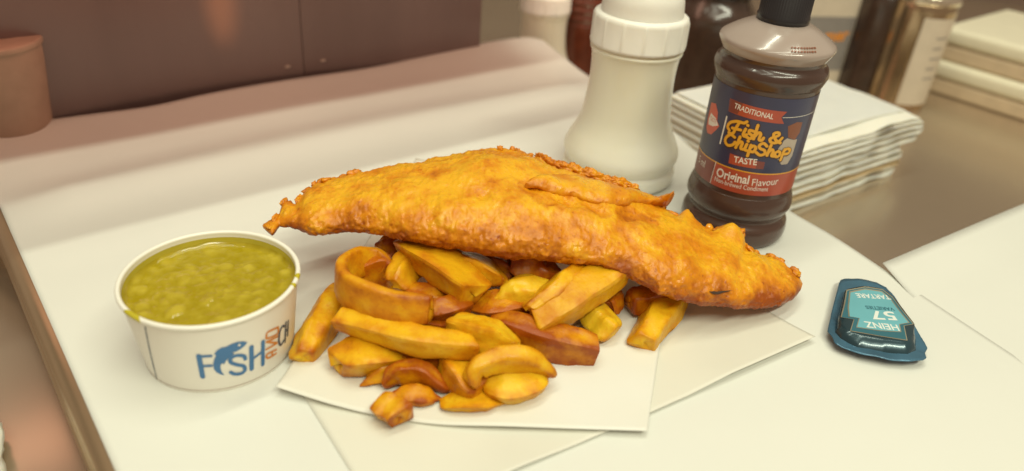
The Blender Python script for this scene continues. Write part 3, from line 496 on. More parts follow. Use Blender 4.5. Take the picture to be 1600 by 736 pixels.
# ---- tub shape put in for an unclear tan patch at the far left end of the upstand
lc = Vector(MISC['leftc'])
pr = smooth_profile([(0, 3.0), (1.5, 3.1), (5.5, 3.5), (6.6, 3.55), (6.8, 3.7), (7.2, 3.7), (7.3, 3.4)], 4)
v, f = lathe(pr, lc.x + .2, lc.y - 2.0, .35, 40)
tag(obj('tub_stand_in', v, f, M['tantub']), 'tan tub shape put in for an unclear patch at the far left end of the dark upstand', 'tub')

# ================================================================== PAPERS UNDER THE FOOD
def patch(name, near, far0, far1, zfn, m, n=60, mv=60):
    nf = polyf(near); V = []
    a, b = Vector(far0), Vector(far1)
    for i in range(n):
        u = i / (n - 1); p = nf(u); q = a.lerp(b, u)
        for j in range(mv):
            t = j / (mv - 1); r_ = p.lerp(q, t); r_.z = zfn(u, t, p.z, q.z)
            V.append(tuple(r_))
    o = obj(name, V, grid_faces(n, mv), m); o.modifiers.new('solid', 'SOLIDIFY').thickness = .00012
    return o
pl = [Vector(p) for p in PILE]
dl = (Vector(PILEL[0]) - Vector(PILEL[1])).normalized()
def pile(name, dz, shift, label):
    near = [p + Vector(shift) for p in pl]
    hump = lambda u: .17 + .26 * max(0, min(1, (u - .63) / .1)) + .22 * max(0, min(1, (.36 - u) / .1))
    zf = lambda u, t, z0, z1: .04 + dz + (hump(u) * (1 if dz else .5) * max(0, 1 - t * 5) ** 1.5) * min(1, .1 + u * 1.5)
    o = patch(name, near, near[0] + dl * 11.0, near[-1] + Vector((-11.0, 15.5, 0)), zf, M['pile'])
    return tag(o, label, 'paper sheet')
pile('wrapping_sheet', 0.0, (-.25, .12, 0), 'lower cream wrapping sheet, its left edge just showing beside the tub')
pile('wrapping_sheet', 0.06, (.28, -.12, 0), 'upper cream wrapping sheet with the lifted brown-shadowed edge at the front')
sst = lambda q: max(0, min(1, q)) ** 2 * (3 - 2 * max(0, min(1, q)))
gz = lambda u, t, z0, z1: .15 + .17 * sst((u - .4) / .25) + z0 * .7 * max(0, 1 - t * (4 if u < .3 else 8)) ** 2 + .05 * math.sin(u * 9 + t * 4) * t * (1 - t) * 2
g = patch('greaseproof_sheet', GREASE, GREASE_FAR[0], GREASE_FAR[1], gz, M['grease'], 80, 80)
tag(g, 'top greaseproof paper sheet directly under the chips and the fish', 'paper sheet')
# right-hand white sheet lying over the corner of the big one
rs = [Vector(p) for p in RSHEET]
far_ = rs[3] + (rs[2] - rs[3]) * 1.6
def rpatch():
    a, b = rs[0], rs[0] + (rs[2] - rs[0]) * 1.5           # far edge, from its left corner to beyond the frame
    c = rs[0] + Vector((.9, -4.6, 0)) * 7; d = b + Vector((3.4, -4.8, 0)) * 6
    V = []
    for i in range(40):
        for j in range(40):
            u, t = i / 39, j / 39
            p = (a * (1 - u) + b * u) * (1 - t) + (c * (1 - u) + d * u) * t
            p.z = .048 + .3 * max(0, 1 - t * 9) + .25 * max(0, u - .05) * (1 + .3 * math.sin(u * 5 + t * 3))
            V.append(tuple(p))
    o = obj('paper_sheet', V, grid_faces(40, 40), M['paper']); o.modifiers.new('solid', 'SOLIDIFY').thickness = .0001
    return o
tag(rpatch(), 'second white paper sheet at the right edge, beyond the teal sauce pot', 'paper sheet')

# ================================================================== TUB OF MUSHY PEAS
TX, TY, RB, RT_, TH = -15.29, 31.61, 3.80, 4.47, 4.69
Z0 = .05
tub = empty('food_tub', (TX, TY, Z0), 'round white card tub printed FISH AND CH in blue and orange', 'tub')
outer = [(0.0, RB - .03), (.06, RB), (.12, RB + .015)] + [(TH * k / 12 * .955 + .12, RB + (RT_ - .13 - RB) * k / 12) for k in range(1, 13)]
rim = [(TH - .2 + .17 * math.cos(a), RT_ - .12 + .13 * math.sin(a) + .0) for a in [math.pi - .6 - k * (math.pi * 1.7) / 10 * -1 for k in range(0)]]
for k in range(11):
    a = R(200 - k * 26)          # rolled lip
    rim.append((TH - .13 - .13 * math.cos(math.pi - a) * -1 if False else TH - .13 + .13 * math.sin(R(-40 + k * 24)), RT_ - .13 + .13 * math.cos(R(-40 + k * 24))))
inner = [(TH - .35, RT_ - .25), (TH - 1.5, RT_ - .42), (.35, RB - .1), (.3, 0.02)]
v, f = lathe(outer + rim + inner, TX, TY, Z0, 96)
obj('body', v, f, M['card'], tub)
# thin recess line near the foot
v, f = lathe([(.20, RB + .028), (.215, RB + .036), (.23, RB + .032)], TX, TY, Z0, 96, cap0=False, cap1=False)
obj('foot_seam', v, f, M['jarprint'], tub)
def on_tub(s, h, lift):
    th = s / 4.15; hh = h - Z0
    r_ = RB + (RT_ - .13 - RB) * hh / (TH * .955 + .12) + .02 + lift
    return (TX + r_ * math.cos(th), TY + r_ * math.sin(th), h)
k = 0
def strokes(lst, base=0.0, wmul=1.0):
    out = []
    for i, (p, w) in enumerate(lst): out.append(stroke2(p, w * wmul, base + .0012 * i))
    return out
wrapped('lettering', strokes(TUB_BLUE), on_tub, M['blue'], tub)
wrapped('lettering', strokes(TUB_ORANGE, 0, 1.3), on_tub, M['orange'], tub)
wrapped('lettering', strokes(TUB_DARK, 0, 1.4), on_tub, M['navyprint'], tub)
wrapped('fish_emblem', [poly2(TUB_FISH)], on_tub, M['blue'], tub)
ec = TUB_EYE
wrapped('fish_eye', [poly2([(ec[0] + .07 * math.cos(a), ec[1] + .08 * math.sin(a)) for a in [k * math.pi / 6 for k in range(12)]], .006)], on_tub, M['white_print'], tub)
p0, p1 = Vector(TUB_MICRO[0]), Vector(TUB_MICRO[1]); dash = []
random.seed(8); t = 0
while t < 1:
    l = random.uniform(.008, .03); a = p0.lerp(p1, t); b = p0.lerp(p1, min(1, t + l))
    dash.append(stroke2([tuple(a), tuple(b)], random.uniform(.05, .09), 0)); t += l + .014
wrapped('small_print', dash, on_tub, M['navyprint'], tub)
# pea juice smeared over the rim
def smear(a0, a1, z0, z1, w):
    V = []
    for i in range(16):
        a = a0 + (a1 - a0) * i / 15
        for j in range(8):
            q = j / 7; k = math.sin(math.pi * i / 15) ** .6
            ph = R(-30 + q * 190 * k)
            V.append((TX + (RT_ - .13 + .142 * math.cos(ph)) * math.cos(a), TY + (RT_ - .13 + .142 * math.cos(ph)) * math.sin(a), Z0 + TH - .13 + .142 * math.sin(ph)))
    return V, grid_faces(16, 8)
v, f = smear(R(3), R(10), 0, 0, 0); obj('juice_smear', v, f, M['smear'], tub)
v, f = smear(R(-6), R(-2), 0, 0, 0); obj('juice_smear', v, f, M['smear'], tub)
v, f = smear(R(-130), R(-112), 0, 0, 0); obj('juice_smear', v, f, M['smear'], tub)

v, f = lathe([(zz_, RT_ - .25 - (TH - .35 - zz_) * .17 * (1 / 1.15) * 1.0 - .012 + .0) for zz_ in (TH - 1.1, TH - .8, TH - .55, TH - .36)], TX, TY, Z0, 96, cap0=False, cap1=False)
obj('juice_film', v, f, M['film'], tub)
# peas: one lumpy, wet surface
m = bpy.data.materials.new('mushy_peas'); m.use_nodes = True
nt = m.node_tree; b = nt.nodes['Principled BSDF']
at_ = nt.nodes.new('ShaderNodeAttribute'); at_.attribute_name = 'fry_shade'
nz = nt.nodes.new('ShaderNodeTexNoise'); nz.inputs['Scale'].default_value = 150; nz.inputs['Detail'].default_value = 6
tcn = nt.nodes.new('ShaderNodeTexCoord'); nt.links.new(tcn.outputs['Object'], nz.inputs['Vector'])
ad = nt.nodes.new('ShaderNodeMath'); ad.operation = 'MULTIPLY_ADD'; ad.inputs[1].default_value = .8
nt.links.new(nz.outputs[0], ad.inputs[0]); nt.links.new(at_.outputs['Fac'], ad.inputs[2])
cr = nt.nodes.new('ShaderNodeValToRGB'); e = cr.color_ramp.elements
e[0].position = .25; e[0].color = (.33, .245, .006, 1); e[1].position = 1.1 if False else 1.0; e[1].color = (.56, .44, .05, 1)
nt.links.new(ad.outputs[0], cr.inputs[0]); nt.links.new(cr.outputs[0], b.inputs['Base Color'])
b.inputs['Roughness'].default_value = .13; b.inputs['Specular IOR Level'].default_value = .45
b.inputs['Subsurface Weight'].default_value = .2; b.inputs['Subsurface Radius'].default_value = (.8, .7, .1); b.inputs['Subsurface Scale'].default_value = .004
bp_ = nt.nodes.new('ShaderNodeBump'); bp_.inputs['Strength'].default_value = .12; bp_.inputs['Distance'].default_value = .001
nt.links.new(nz.outputs[0], bp_.inputs['Height']); nt.links.new(bp_.outputs[0], b.inputs['Normal'])
random.seed(21)
NR, NA = 90, 200; RP = RT_ - .30; zs = TH - .85
lumps = []
for i in range(190):
    rr = RP * math.sqrt(random.random()) * .95; a = random.random() * 6.283
    rad = random.choice((.12, .18, .24, .30, .40)) * random.uniform(.8, 1.15)
    lumps.append((rr * math.cos(a), rr * math.sin(a), rad, random.uniform(.3, .9) * rad * .36, random.uniform(0, 3.14), random.uniform(1, 1.7)))
V, A = [], []
LX = np.array(lumps)
for i in range(NR):
    r_ = RP * (i / (NR - 1))
    for j in range(NA):
        a = 2 * math.pi * j / NA; x, y = r_ * math.cos(a), r_ * math.sin(a)
        dx, dy = x - LX[:, 0], y - LX[:, 1]
        c_, s_ = np.cos(LX[:, 4]), np.sin(LX[:, 4])
        d2 = ((dx * c_ + dy * s_) / (LX[:, 2] * LX[:, 5])) ** 2 + ((-dx * s_ + dy * c_) / LX[:, 2]) ** 2
        h = max(0, float((LX[:, 3] * np.clip(1 - d2, 0, 1) ** .75).max()) - .02)
        nn = noise.noise((x * 1.3, y * 1.3, 3)) * .06 + noise.noise((x * 4, y * 4, 9)) * .03
        edge = max(0, (i / (NR - 1) - .93) / .07)
        z = zs + h * (1 - edge) + nn * (1 - edge) + edge ** 2 * .22
        V.append((TX + x, TY + y, Z0 + z)); A.append(min(1, h * 6) * .55 + nn * 1.0 - .08)
peas = obj('mushy_peas', V, grid_faces(NR, NA, True), m, attr=A)
tag(peas, 'lumpy yellow green mushy peas filling the printed white tub', 'mushy peas')

# ================================================================== CHIPS
def make_chip(i, pts, w, t, roll, tap0, tap1, fry_shade, label):
    rnd = random.Random(100 + i)
    names = spline(pts, 30); n = 40
    P = names; N = len(P)
    sd = Vector((rnd.uniform(0, 90), rnd.uniform(0, 90), rnd.uniform(0, 90)))
    skew = rnd.choice((-.42, -.2, 0, .2, .42)) * rnd.uniform(.6, 1); wob = rnd.uniform(.03, .08); ex = rnd.uniform(5.0, 11); w *= 1.2; t *= 1.2
    length = sum((P[k + 1] - P[k]).length for k in range(N - 1)); cum = 0
    V, A = [], []
    rows = []
    capl = .16
    # rows: closed end, rounded shoulders, body
    samples = [(0, 0.02), (0, .5), (0, .82), (0, .95)] + [(k, 1.0) for k in range(N)] + [(N - 1, .95), (N - 1, .82), (N - 1, .5), (N - 1, .02)]
    offs = [-1.05, -1.0, -.9, -.55] + [0] * N + [.55, .9, 1.0, 1.05]
    cums = [0]
    for k in range(1, N): cums.append(cums[-1] + (P[k] - P[k - 1]).length)
    tn0 = None
    tw = rnd.uniform(-28, 28); sag = rnd.uniform(-.05, .10)
    slant0, slant1 = rnd.uniform(-.8, .8), rnd.uniform(-.8, .8)
    for (k, sc), of in zip(samples, offs):
        tg = (P[min(k + 1, N - 1)] - P[max(k - 1, 0)]).normalized()
        zup = Vector((0, 0, 1)); nrm = (zup - tg * zup.dot(tg)).normalized(); side = tg.cross(nrm)
        ro = R(roll + tw * (cums[k] / length - .5)); n2 = nrm * math.cos(ro) + side * math.sin(ro); s2 = side * math.cos(ro) - nrm * math.sin(ro)
        u = cums[k] / length
        tp = min(tap0 + (1 - tap0) * min(1, u / .3) ** .7, tap1 + (1 - tap1) * min(1, (1 - u) / .3) ** .7)
        base = P[k] + tg * (of * capl * .5)
        lo = noise.noise(sd + Vector((u * 2.2, 0, 0))); lo2 = noise.noise(sd + Vector((u * 2.2, 7, 0)))
        for j in range(n):
            a = 2 * math.pi * j / n; c, s_ = math.cos(a), math.sin(a)
            rr = (abs(c) ** ex + abs(s_) ** ex) ** (-1 / ex)
            x, y = rr * c, rr * s_
            corner = max(0, rr - 1.0) / .35
            rr *= 1 - sag * (1 - min(1, corner * 1.5)); x, y = rr * c, rr * s_
            x *= (1 + skew * y)
            q = base + s2 * (x * w / 2 * sc * tp * (1 + lo * .25)) + n2 * (y * t / 2 * sc * tp * (1 + lo2 * .25))
            if u < .12: q += tg * x * slant0 * .3 * (1 - u / .12)
            if u > .88: q += tg * x * slant1 * .3 * ((u - .88) / .12)
            d = noise.noise(q * 1.4 + sd) * wob * 1.3 + noise.noise(q * 4.0 + sd) * .03 + noise.noise(q * 9 + sd) * .012
            out = (q - base).normalized() if (q - base).length > 1e-6 else tg * (-1 if k == 0 else 1)
            q = q + out * d * (.35 + .65 * sc)
            q.z = max(q.z, .30)
            endf = max(0, 1 - min(u, 1 - u) / .10)
            pat = noise.noise(q * .9 + sd * 1.7)
            A.append(fry_shade * (.62 + .22 * (fry_shade > .65)) + corner * (.20 + .34 * fry_shade) * (.5 + 1.3 * abs(noise.noise(q * 1.3 + sd)) * 1.6) + endf * ((.16 + .2 * fry_shade) if sc > .7 else -.04) + pat * .36 + .04 - (.10 if sc < .6 else 0))
            V.append(tuple(q))
    rows_n = len(samples)
    F = grid_faces(rows_n, n, True)
    F = [(d, c, b_, a) for a, b_, c, d in F]
    o = obj('potato_chip', V, F, CHIPM[i % 3], attr=np.clip(A, 0, 1.2)); o.data.set_sharp_from_angle(angle=R(33))
    tag(o, label, 'chip', 'chips heaped under the battered fish')
for i, (pts, w, t, roll, t0, t1, fry_shade, label) in enumerate(CHIPS):
    make_chip(i, pts, w, t, roll, t0, t1, fry_shade, label)

# ================================================================== BATTERED FISH
fish = empty('battered_fish', (1.5, 40, .3), 'long golden battered fish fillet lying across the top of the chips', 'fried fish')
FS = np.array(FISH); NS = len(FS); FN = 170
def fish_pt(si, phi):
    i = min(max(si, 0), NS - 1); k = int(i); k2 = min(k + 1, NS - 1); t = i - k
    x, y, z, a = FS[k] * (1 - t) + FS[k2] * t
    q = np.array([x, y]); q = q / np.linalg.norm(q)
    c, s_ = math.cos(phi), math.sin(phi)
    e = 2.35 if s_ > 0 else 2.2
    rr = (abs(c) ** e + abs(s_) ** e) ** (-1 / e)
    b_ = a * (.36 if s_ > 0 else .29)
    return Vector((x + q[0] * a * rr * c, y + q[1] * a * rr * c, z + b_ * rr * s_)), Vector((q[0], q[1], 0)), a
def fish_frame(si, phi):
    p, q, a = fish_pt(si, phi); p1 = fish_pt(si + 2, phi)[0]; p0 = fish_pt(si - 2, phi)[0]
    ta = (p1 - p0).normalized(); tp = (fish_pt(si, phi + .05)[0] - fish_pt(si, phi - .05)[0]).normalized()
    nm = ta.cross(tp); nm.normalize()
    c = Vector(tuple(FS[int(min(max(si, 0), NS - 1))][:3]))
    if (p - c).dot(nm) < 0: nm = -nm
    return p, ta, tp, nm
BP = [(fish_frame(b[0], R(b[1])), b[3], b[4]) for b in BUMPS]
def fractal(p, s, oct=4):
    v = 0; a = 1
    for k in range(oct):
        v += a * noise.noise(p * s); s *= 2.1; a *= .5
    return v
V, A = [], []
fine = []                                     # stations doubled for finer crust
ss = np.linspace(0, NS - 1, 560)
for si in ss:
    endk = min(1, si / 10, (NS - 1 - si) / 6)
    for j in range(FN):
        phi = 2 * math.pi * j / FN
        p, q, a = fish_pt(si, phi)
        cx, cy, cz = FS[int(si)][:3]
        nm = (q * math.cos(phi) * .6 + Vector((0, 0, math.sin(phi)))).normalized()
        edge = abs(math.cos(phi)) ** 3
        big = noise.noise(p * .5 + Vector((3, 1, 7))) * .20 + noise.noise(p * 1.2) * .07
        med = (1 - abs(noise.noise(p * 2.4 + Vector((9, 4, 1)))) * 2) * .035
        sm = fractal(p, 3.2, 4) * (.02 + .075 * max(0, noise.noise(p * .7 + Vector((1, 2, 3))) + .35))
        rag = edge * (noise.noise(p * 1.8 + Vector((5, 0, 0))) * .14 + noise.noise(p * 4.5) * .08 + max(0, noise.noise(p * 2.6 + Vector((0, 25, 0)))) * .26 * (math.cos(phi) > 0))
        d = (big * min(1, a / 2.5) + med + sm + rag) * (.35 + .65 * endk)
        bsum = 0
        for (bp0, ta, tp, bn), rr, h in BP:
            d2 = (p - bp0).length_squared / (rr * rr)
            if d2 < 4: bsum += h * math.exp(-d2 * 1.6)
        p2 = p + nm * (d + bsum)
        p2.z = max(p2.z, .42)
        fish_fry_shade = .32 + edge * .34 + (-.10 * math.sin(phi) if math.sin(phi) > 0 else .25) + noise.noise(p * .6 + Vector((2, 8, 1))) * .34 + noise.noise(p * 1.9) * .18 - med * 1.2 - big * .35 - sm * 2.0  # browned edges; pale top and brown underside also put shade into the colour
        fish_fry_shade += .45 * max(0, 1 - si / 16) + .28 * max(0, 1 - (NS - 1 - si) / 14) + .22 * max(0, (si - 135) / 75) * max(0, -math.cos(phi) + .2)
        if bsum < -.05: fish_fry_shade += .2
        V.append(tuple(p2)); A.append(fish_fry_shade)
F = grid_faces(len(ss), FN, True); F.append(tuple(range(FN))); F.append(tuple(range((len(ss) - 1) * FN, len(ss) * FN))[::-1])
F = [tuple(reversed(q)) for q in F]
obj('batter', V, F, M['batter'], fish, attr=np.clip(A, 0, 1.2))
# loose flap of batter folded along the back
rows = spline([(s, ph, l) for s, ph, l, w in FLAP], 90); ws = spline([(w, 0, 0) for s, ph, l, w in FLAP], 90)
V, A = [], []; n = 22
for i, (rw, wv) in enumerate(zip(rows, ws)):
    p, ta, tp, nm = fish_frame(rw.x, R(rw.y))
    out = Vector((0.15, .3, .9)).normalized() if rw.z > .05 else nm
    k = min(1, i / 8, (89 - i) / 2.5 + .25); w = wv.x * (.3 + .7 * k)
    c = p - nm * .06 + Vector((0.1, .25, .85)) * rw.z * 1.05
    for j in range(n):
        a = 2 * math.pi * j / n
        q = c + tp * (math.cos(a) * w * 1.7) + nm * (math.sin(a) * .46 * (.4 + .6 * k))
        q = q + nm * (fractal(q, 1.2, 4) * .16) + tp * (noise.noise(q * 2.5) * .18 * abs(math.cos(a)))
        V.append(tuple(q)); A.append(.28 + .22 * abs(math.cos(a)) ** 3 + noise.noise(q) * .25 + (.1 if i > 70 else 0))
F = grid_faces(90, n, True); F += [tuple(range(n))[::-1], tuple(range(89 * n, 90 * n))]
obj('batter_flap', V, F, M['batter'], fish, attr=np.clip(A, 0, 1.2))
# curly crumbs of batter along the far edge
for i, (s, ph, l) in enumerate(CRUST):
    rnd = random.Random(40 + i)
    p, ta, tp, nm = fish_frame(s, R(ph))
    c = p + nm * (.14 if i < 12 else .02) + Vector((0, .2, .75)) * l * .8
    bm = bmesh.new(); bmesh.ops.create_icosphere(bm, subdivisions=4, radius=1)
    kk_ = 1.0 if i < 12 else .55
    rx, ry, rz = rnd.uniform(.5, .8) * kk_, rnd.uniform(.35, .55) * kk_, rnd.uniform(.28, .42) * kk_
    V, A = [], []
    for v_ in bm.verts:
        d = v_.co.copy(); k = 1 + fractal(d + Vector((i * 5, 2, 1)), 1.9, 5) * (.55 if i < 12 else .35)
        V.append(tuple(c + ta * d.x * rx * k + tp * d.y * ry * k + nm * d.z * rz * k)); A.append(.5 + fractal(d + Vector((i, 0, 0)), 1.5, 2) * .35)
    F = [tuple(x.index for x in q.verts) for q in bm.faces]; bm.free()
    obj('batter_crumb', V, F, M['batter'], fish, attr=np.clip(A, .1, 1.2))
# tiny flakes of batter fringing the outline
rnd = random.Random(77)
for i in range(50):
    if i < 40: s, ph = rnd.uniform(88, NS - 6), rnd.uniform(14, 46)
    elif i < 41: s, ph = rnd.uniform(NS - 30, NS - 2), rnd.choice((rnd.uniform(10, 40), rnd.uniform(165, 205)))
    else: s, ph = rnd.uniform(2, 40), rnd.uniform(15, 45)
    p, ta, tp, nm = fish_frame(s, R(ph)); r_ = rnd.uniform(.12, .30)
    bm = bmesh.new(); bmesh.ops.create_icosphere(bm, subdivisions=2, radius=1); V, A = [], []
    e1 = Vector((rnd.uniform(.7, 1.7), rnd.uniform(.4, .8), rnd.uniform(.5, 1.3)))
    for v_ in bm.verts:
        d = v_.co.copy(); k = (1 + fractal(d + Vector((i * 3.3, 8, 1)), 1.1, 3) * .8) * r_
        V.append(tuple(p + nm * .09 + ta * d.x * k * e1.x + tp * d.y * k * e1.y + nm * d.z * k * e1.z)); A.append(.5 + rnd.uniform(-.1, .12))
    F = [tuple(x.index for x in q.verts) for q in bm.faces]; bm.free()
    obj('batter_flake', V, F, M['batter'], fish, attr=A)
# small dark opening in the batter near the right end
rows = spline([(s, ph, 0) for s, ph, l in SLIT], 24); V = []
for i, rw in enumerate(rows):
    p, ta, tp, nm = fish_frame(rw.x, R(rw.y)); k = math.sin(math.pi * (i + .01) / 23.02)
    for j in range(8):
        a = 2 * math.pi * j / 8
        V.append(tuple(p + nm * (.16 + .05 * math.sin(a)) + tp * math.cos(a) * .09 * k * (1 + .5 * noise.noise(p * 4))))
obj('skin_opening', V, grid_faces(24, 8, True), M['slit'], fish)

# ================================================================== SALT SHAKER
def shaker(cx, cy, z0, k, label, hid=False):
    sh = empty('salt_shaker', (cx, cy, z0), label, 'shaker')
    pr = smooth_profile([(0, 4.1), (.12, 4.35), (.35, 4.55), (.75, 4.62), (1.15, 4.56), (1.42, 4.40), (1.55, 4.38), (1.75, 4.5), (2.2, 4.66), (2.7, 4.62), (3.4, 4.32),
                         (4.3, 3.88), (5.3, 3.56), (6.4, 3.40), (7.6, 3.30), (8.8, 3.27), (9.8, 3.31), (10.4, 3.40), (10.62, 3.52), (10.75, 3.52), (10.85, 3.42), (11.05, 3.38), (11.2, 3.3)], 5)
    v, f = lathe([(z * k, r_ * k) for z, r_ in pr], cx, cy, z0, 80); obj('body', v, f, M['plastic'], sh)
    nf = 14
    def facet(z, r_, a):
        q = (a * nf / (2 * math.pi)) % 1
        rib = math.exp(-((q - .5) / .055) ** 2) * .07 * k
        fl_ = math.cos(math.pi / nf) / math.cos((q - .5) * 2 * math.pi / nf + (math.pi / nf if q < .5 else -math.pi / nf))
        return r_ * (.35 + .65 * min(1.0, 1.0)) + rib - .015 * k
    cp = [(11.0, 3.45), (11.02, 3.6), (11.2, 3.63), (11.3, 3.6), (13.0, 3.58), (13.25, 3.52), (13.36, 3.38), (13.4, 3.12)]
    v, f = lathe([(z * k, r_ * k) for z, r_ in cp], cx, cy, z0, 14 * 18, rmod=lambda z, r_, a: facet(z, r_, a) if 11.25 * k < z < 13.1 * k else r_)
    obj('cap_ring', v, f, M['cap_white'], sh)
    dp = smooth_profile([(13.38, 3.1), (13.8, 3.06), (14.6, 2.95), (15.3, 2.6), (15.8, 1.9), (16.0, 1.0), (16.05, .05)], 4)
    v, f = lathe([(z * k, r_ * k) for z, r_ in dp], cx, cy, z0, 64); obj('cap_dome', v, f, M['cap_white'], sh)
    return sh
shaker(8.3, 57.2, .05, 1.0, 'large white plastic salt shaker with ribbed cap behind the fish')
s2 = MISC['shaker2']
shaker(s2[0] + .5, s2[1] + 2.2, CZ, .87, 'second white shaker with ribbed cap, farther back beside the dark upstand')

# ================================================================== VINEGAR BOTTLE
BX, BY = BOTTLE; BZ = .05
bot = empty('vinegar_bottle', (BX, BY, BZ), 'dark brown condiment bottle with navy label beside the salt shaker', 'bottle')
bpf = smooth_profile([(0, 3.3), (.1, 3.55), (.4, 3.74), (.9, 3.80), (1.45, 3.72), (1.78, 3.5), (1.98, 3.42), (2.2, 3.50), (2.6, 3.70), (2.95, 3.74), (3.4, 3.66), (3.9, 3.50),
                      (4.3, 3.465), (7.8, 3.46), (11.3, 3.465), (11.7, 3.56), (12.1, 3.70), (12.4, 3.74), (12.72, 3.64), (12.95, 3.44), (13.15, 3.36), (13.4, 3.42)], 5)
v, f = lathe(bpf, BX, BY, BZ, 96, cap1=False); obj('body', v, f, M['vinegar'], bot)
spf = smooth_profile([(13.4, 3.42), (13.7, 3.6), (13.95, 3.73), (14.1, 3.74), (14.25, 3.66), (14.45, 3.40), (14.75, 2.95), (15.05, 2.42), (15.3, 1.9), (15.45, 1.5), (15.7, 1.42)], 5)
v, f = lathe(spf, BX, BY, BZ, 96, cap0=False); obj('shoulder', v, f, M['shoulder'], bot)
nk = 60
v, f = lathe([(15.35, 1.58), (15.4, 1.66), (15.75, 1.68), (15.85, 1.62), (17.6, 1.58), (17.75, 1.45), (17.8, 1.0)], BX, BY, BZ, nk * 4,
             rmod=lambda z, r_, a: r_ + (.03 * math.cos(a * nk) if 15.87 < z < 17.65 else 0))
obj('screw_cap', v, f, M['black_cap'], bot)
LR = 3.49
def on_bot(s, h, lift):
    th = s / LR; r_ = LR + lift
    return (BX + r_ * math.cos(th), BY + r_ * math.sin(th), h + .02)
def band(z0, z1, lift, m, name, parent, s0=-11.6, s1=1.6):
    V = [on_bot(s0 + (s1 - s0) * i / 70, z0 + (z1 - z0) * j, lift) for i in range(71) for j in (0, 1)]
    return obj(name, V, grid_faces(71, 2), m, parent)
lab = band(6.02, 11.35, 0.0, M['navy'], 'label', bot)
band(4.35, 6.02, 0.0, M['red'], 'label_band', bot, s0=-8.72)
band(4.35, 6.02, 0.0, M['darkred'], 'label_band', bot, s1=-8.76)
band(5.98, 6.06, .006, M['yellow'], 'label_line', lab)
def on_label(name, parts, m, step=.25): return wrapped(name, parts, on_bot, m, lab, step)
on_label('banner', [poly2(B_BANNER, .008)], M['red'])
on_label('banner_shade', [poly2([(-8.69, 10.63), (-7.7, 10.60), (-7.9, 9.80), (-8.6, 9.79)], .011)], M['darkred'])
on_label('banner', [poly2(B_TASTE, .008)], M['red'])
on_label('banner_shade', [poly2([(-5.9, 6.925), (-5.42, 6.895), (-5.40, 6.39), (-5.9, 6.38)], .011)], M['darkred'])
on_label('lips', [poly2(B_LIPS, .008)], M['lips'])
on_label('lips_mouth', [poly2(B_TEETH, .012)], M['white_print'])
on_label('lettering', [text2('TASTE', (-10.2, 8.5), (-9.45, 8.55), .015, 1.5)], M['lips'], 0)
on_label('jar_picture', [poly2(B_JAR, .008)], M['jarprint'])
on_label('bowl_picture', [poly2(B_BOWL, .006)], M['bowlprint'])
on_label('white_rule', [stroke2(B_VLINE, .11, .008)], M['white_print'])
on_label('white_rule', [stroke2([(-8.66, 6.05), (-8.74, 4.40)], .05, .008)], M['white_print'])
on_label('white_rule', [stroke2([(-5.0, 10.1), (-2.0, 10.15)], .035, .005)], M['white_print'])
on_label('script_outline', [stroke2([(a + .03, b - .04) for a, b in s_], .31, .010 + .0009 * i) for i, s_ in enumerate(B_SCRIPT)], M['dkline'])
on_label('script_lettering', [stroke2(s_, .20, .034 + .0009 * i) for i, s_ in enumerate(B_SCRIPT)], M['yellow'])
on_label('lettering', [text2('TRADITIONAL', *B_T_TRAD, .014, 1.25, bold=.01)], M['white_print'], 0)
on_label('lettering', [text2('TASTE', *B_T_TASTE, .014, 1.15, bold=.015)], M['white_print'], 0)
on_label('lettering', [text2('Original', *B_T_ORIG, .012, 1.25, bold=.02)], M['white_print'], 0)
on_label('lettering', [text2('Flavour', *B_T_FLAV, .012, 1.2)], M['white_print'], 0)
on_label('lettering', [text2('Non-brewed Condiment', *B_T_NON, .012, 1.3)], M['white_print'], 0)
on_label('lettering', [text2('5 ml', (-10.6, 5.15), (-9.62, 5.15), .012, 1.3)], M['white_print'], 0)
# printed date marks on the shoulder
V, F = [], []
random.seed(3)
for row, (zz, rr_) in enumerate(((14.36, 3.52), (14.52, 3.28))):
    a = R(-92)
    for k in range(9):
        da = random.uniform(.025, .05)
        o = len(V)
        for aa in (a, a + da):
            for dz, dr in ((0, 0.0), (.07, -.10)):
                V.append((BX + (rr_ + dr + .05) * math.cos(aa), BY + (rr_ + dr + .05) * math.sin(aa), BZ + zz + dz + .03))
        F.append((o, o + 2, o + 3, o + 1)); a += da + .02
obj('date_print', V, F, M['jarprint'], bot, smooth=False)

# ================================================================== SAUCE POT
pot = empty('sauce_pot', (22.6, 38.5, .05), 'small teal sealed tartare sauce pot lying on white paper at the right', 'sauce pot')
def inside(poly, x, y):
    c = False; j = len(poly) - 1
    for i in range(len(poly)):
        if (poly[i][1] > y) != (poly[j][1] > y) and x < (poly[j][0] - poly[i][0]) * (y - poly[i][1]) / (poly[j][1] - poly[i][1]) + poly[i][0]: c = not c
        j = i
    return c
def pdist(poly, x, y):
    best = 9e9
    for i in range(len(poly)):
        ax, ay = poly[i]; bx, by = poly[(i + 1) % len(poly)]; dx, dy = bx - ax, by - ay
        t = max(0, min(1, ((x - ax) * dx + (y - ay) * dy) / (dx * dx + dy * dy + 1e-12)))
        best = min(best, math.hypot(x - ax - dx * t, y - ay - dy * t))
    return best
def dense(poly, n):
    f_ = polyf([(a, b, 0) for a, b in poly] + [(*poly[0], 0)]); return [tuple(f_(i / n))[:2] for i in range(n)]
def lin_dense(poly, n):
    out = []
    L_ = [math.dist(poly[i], poly[(i + 1) % len(poly)]) for i in range(len(poly))]; tot = sum(L_)
    for k in range(n):
        s_ = k / n * tot; i = 0
        while s_ > L_[i]: s_ -= L_[i]; i += 1
        a, b_ = poly[i], poly[(i + 1) % len(poly)]; t = s_ / L_[i]; out.append((a[0] + (b_[0] - a[0]) * t, a[1] + (b_[1] - a[1]) * t))
    return out
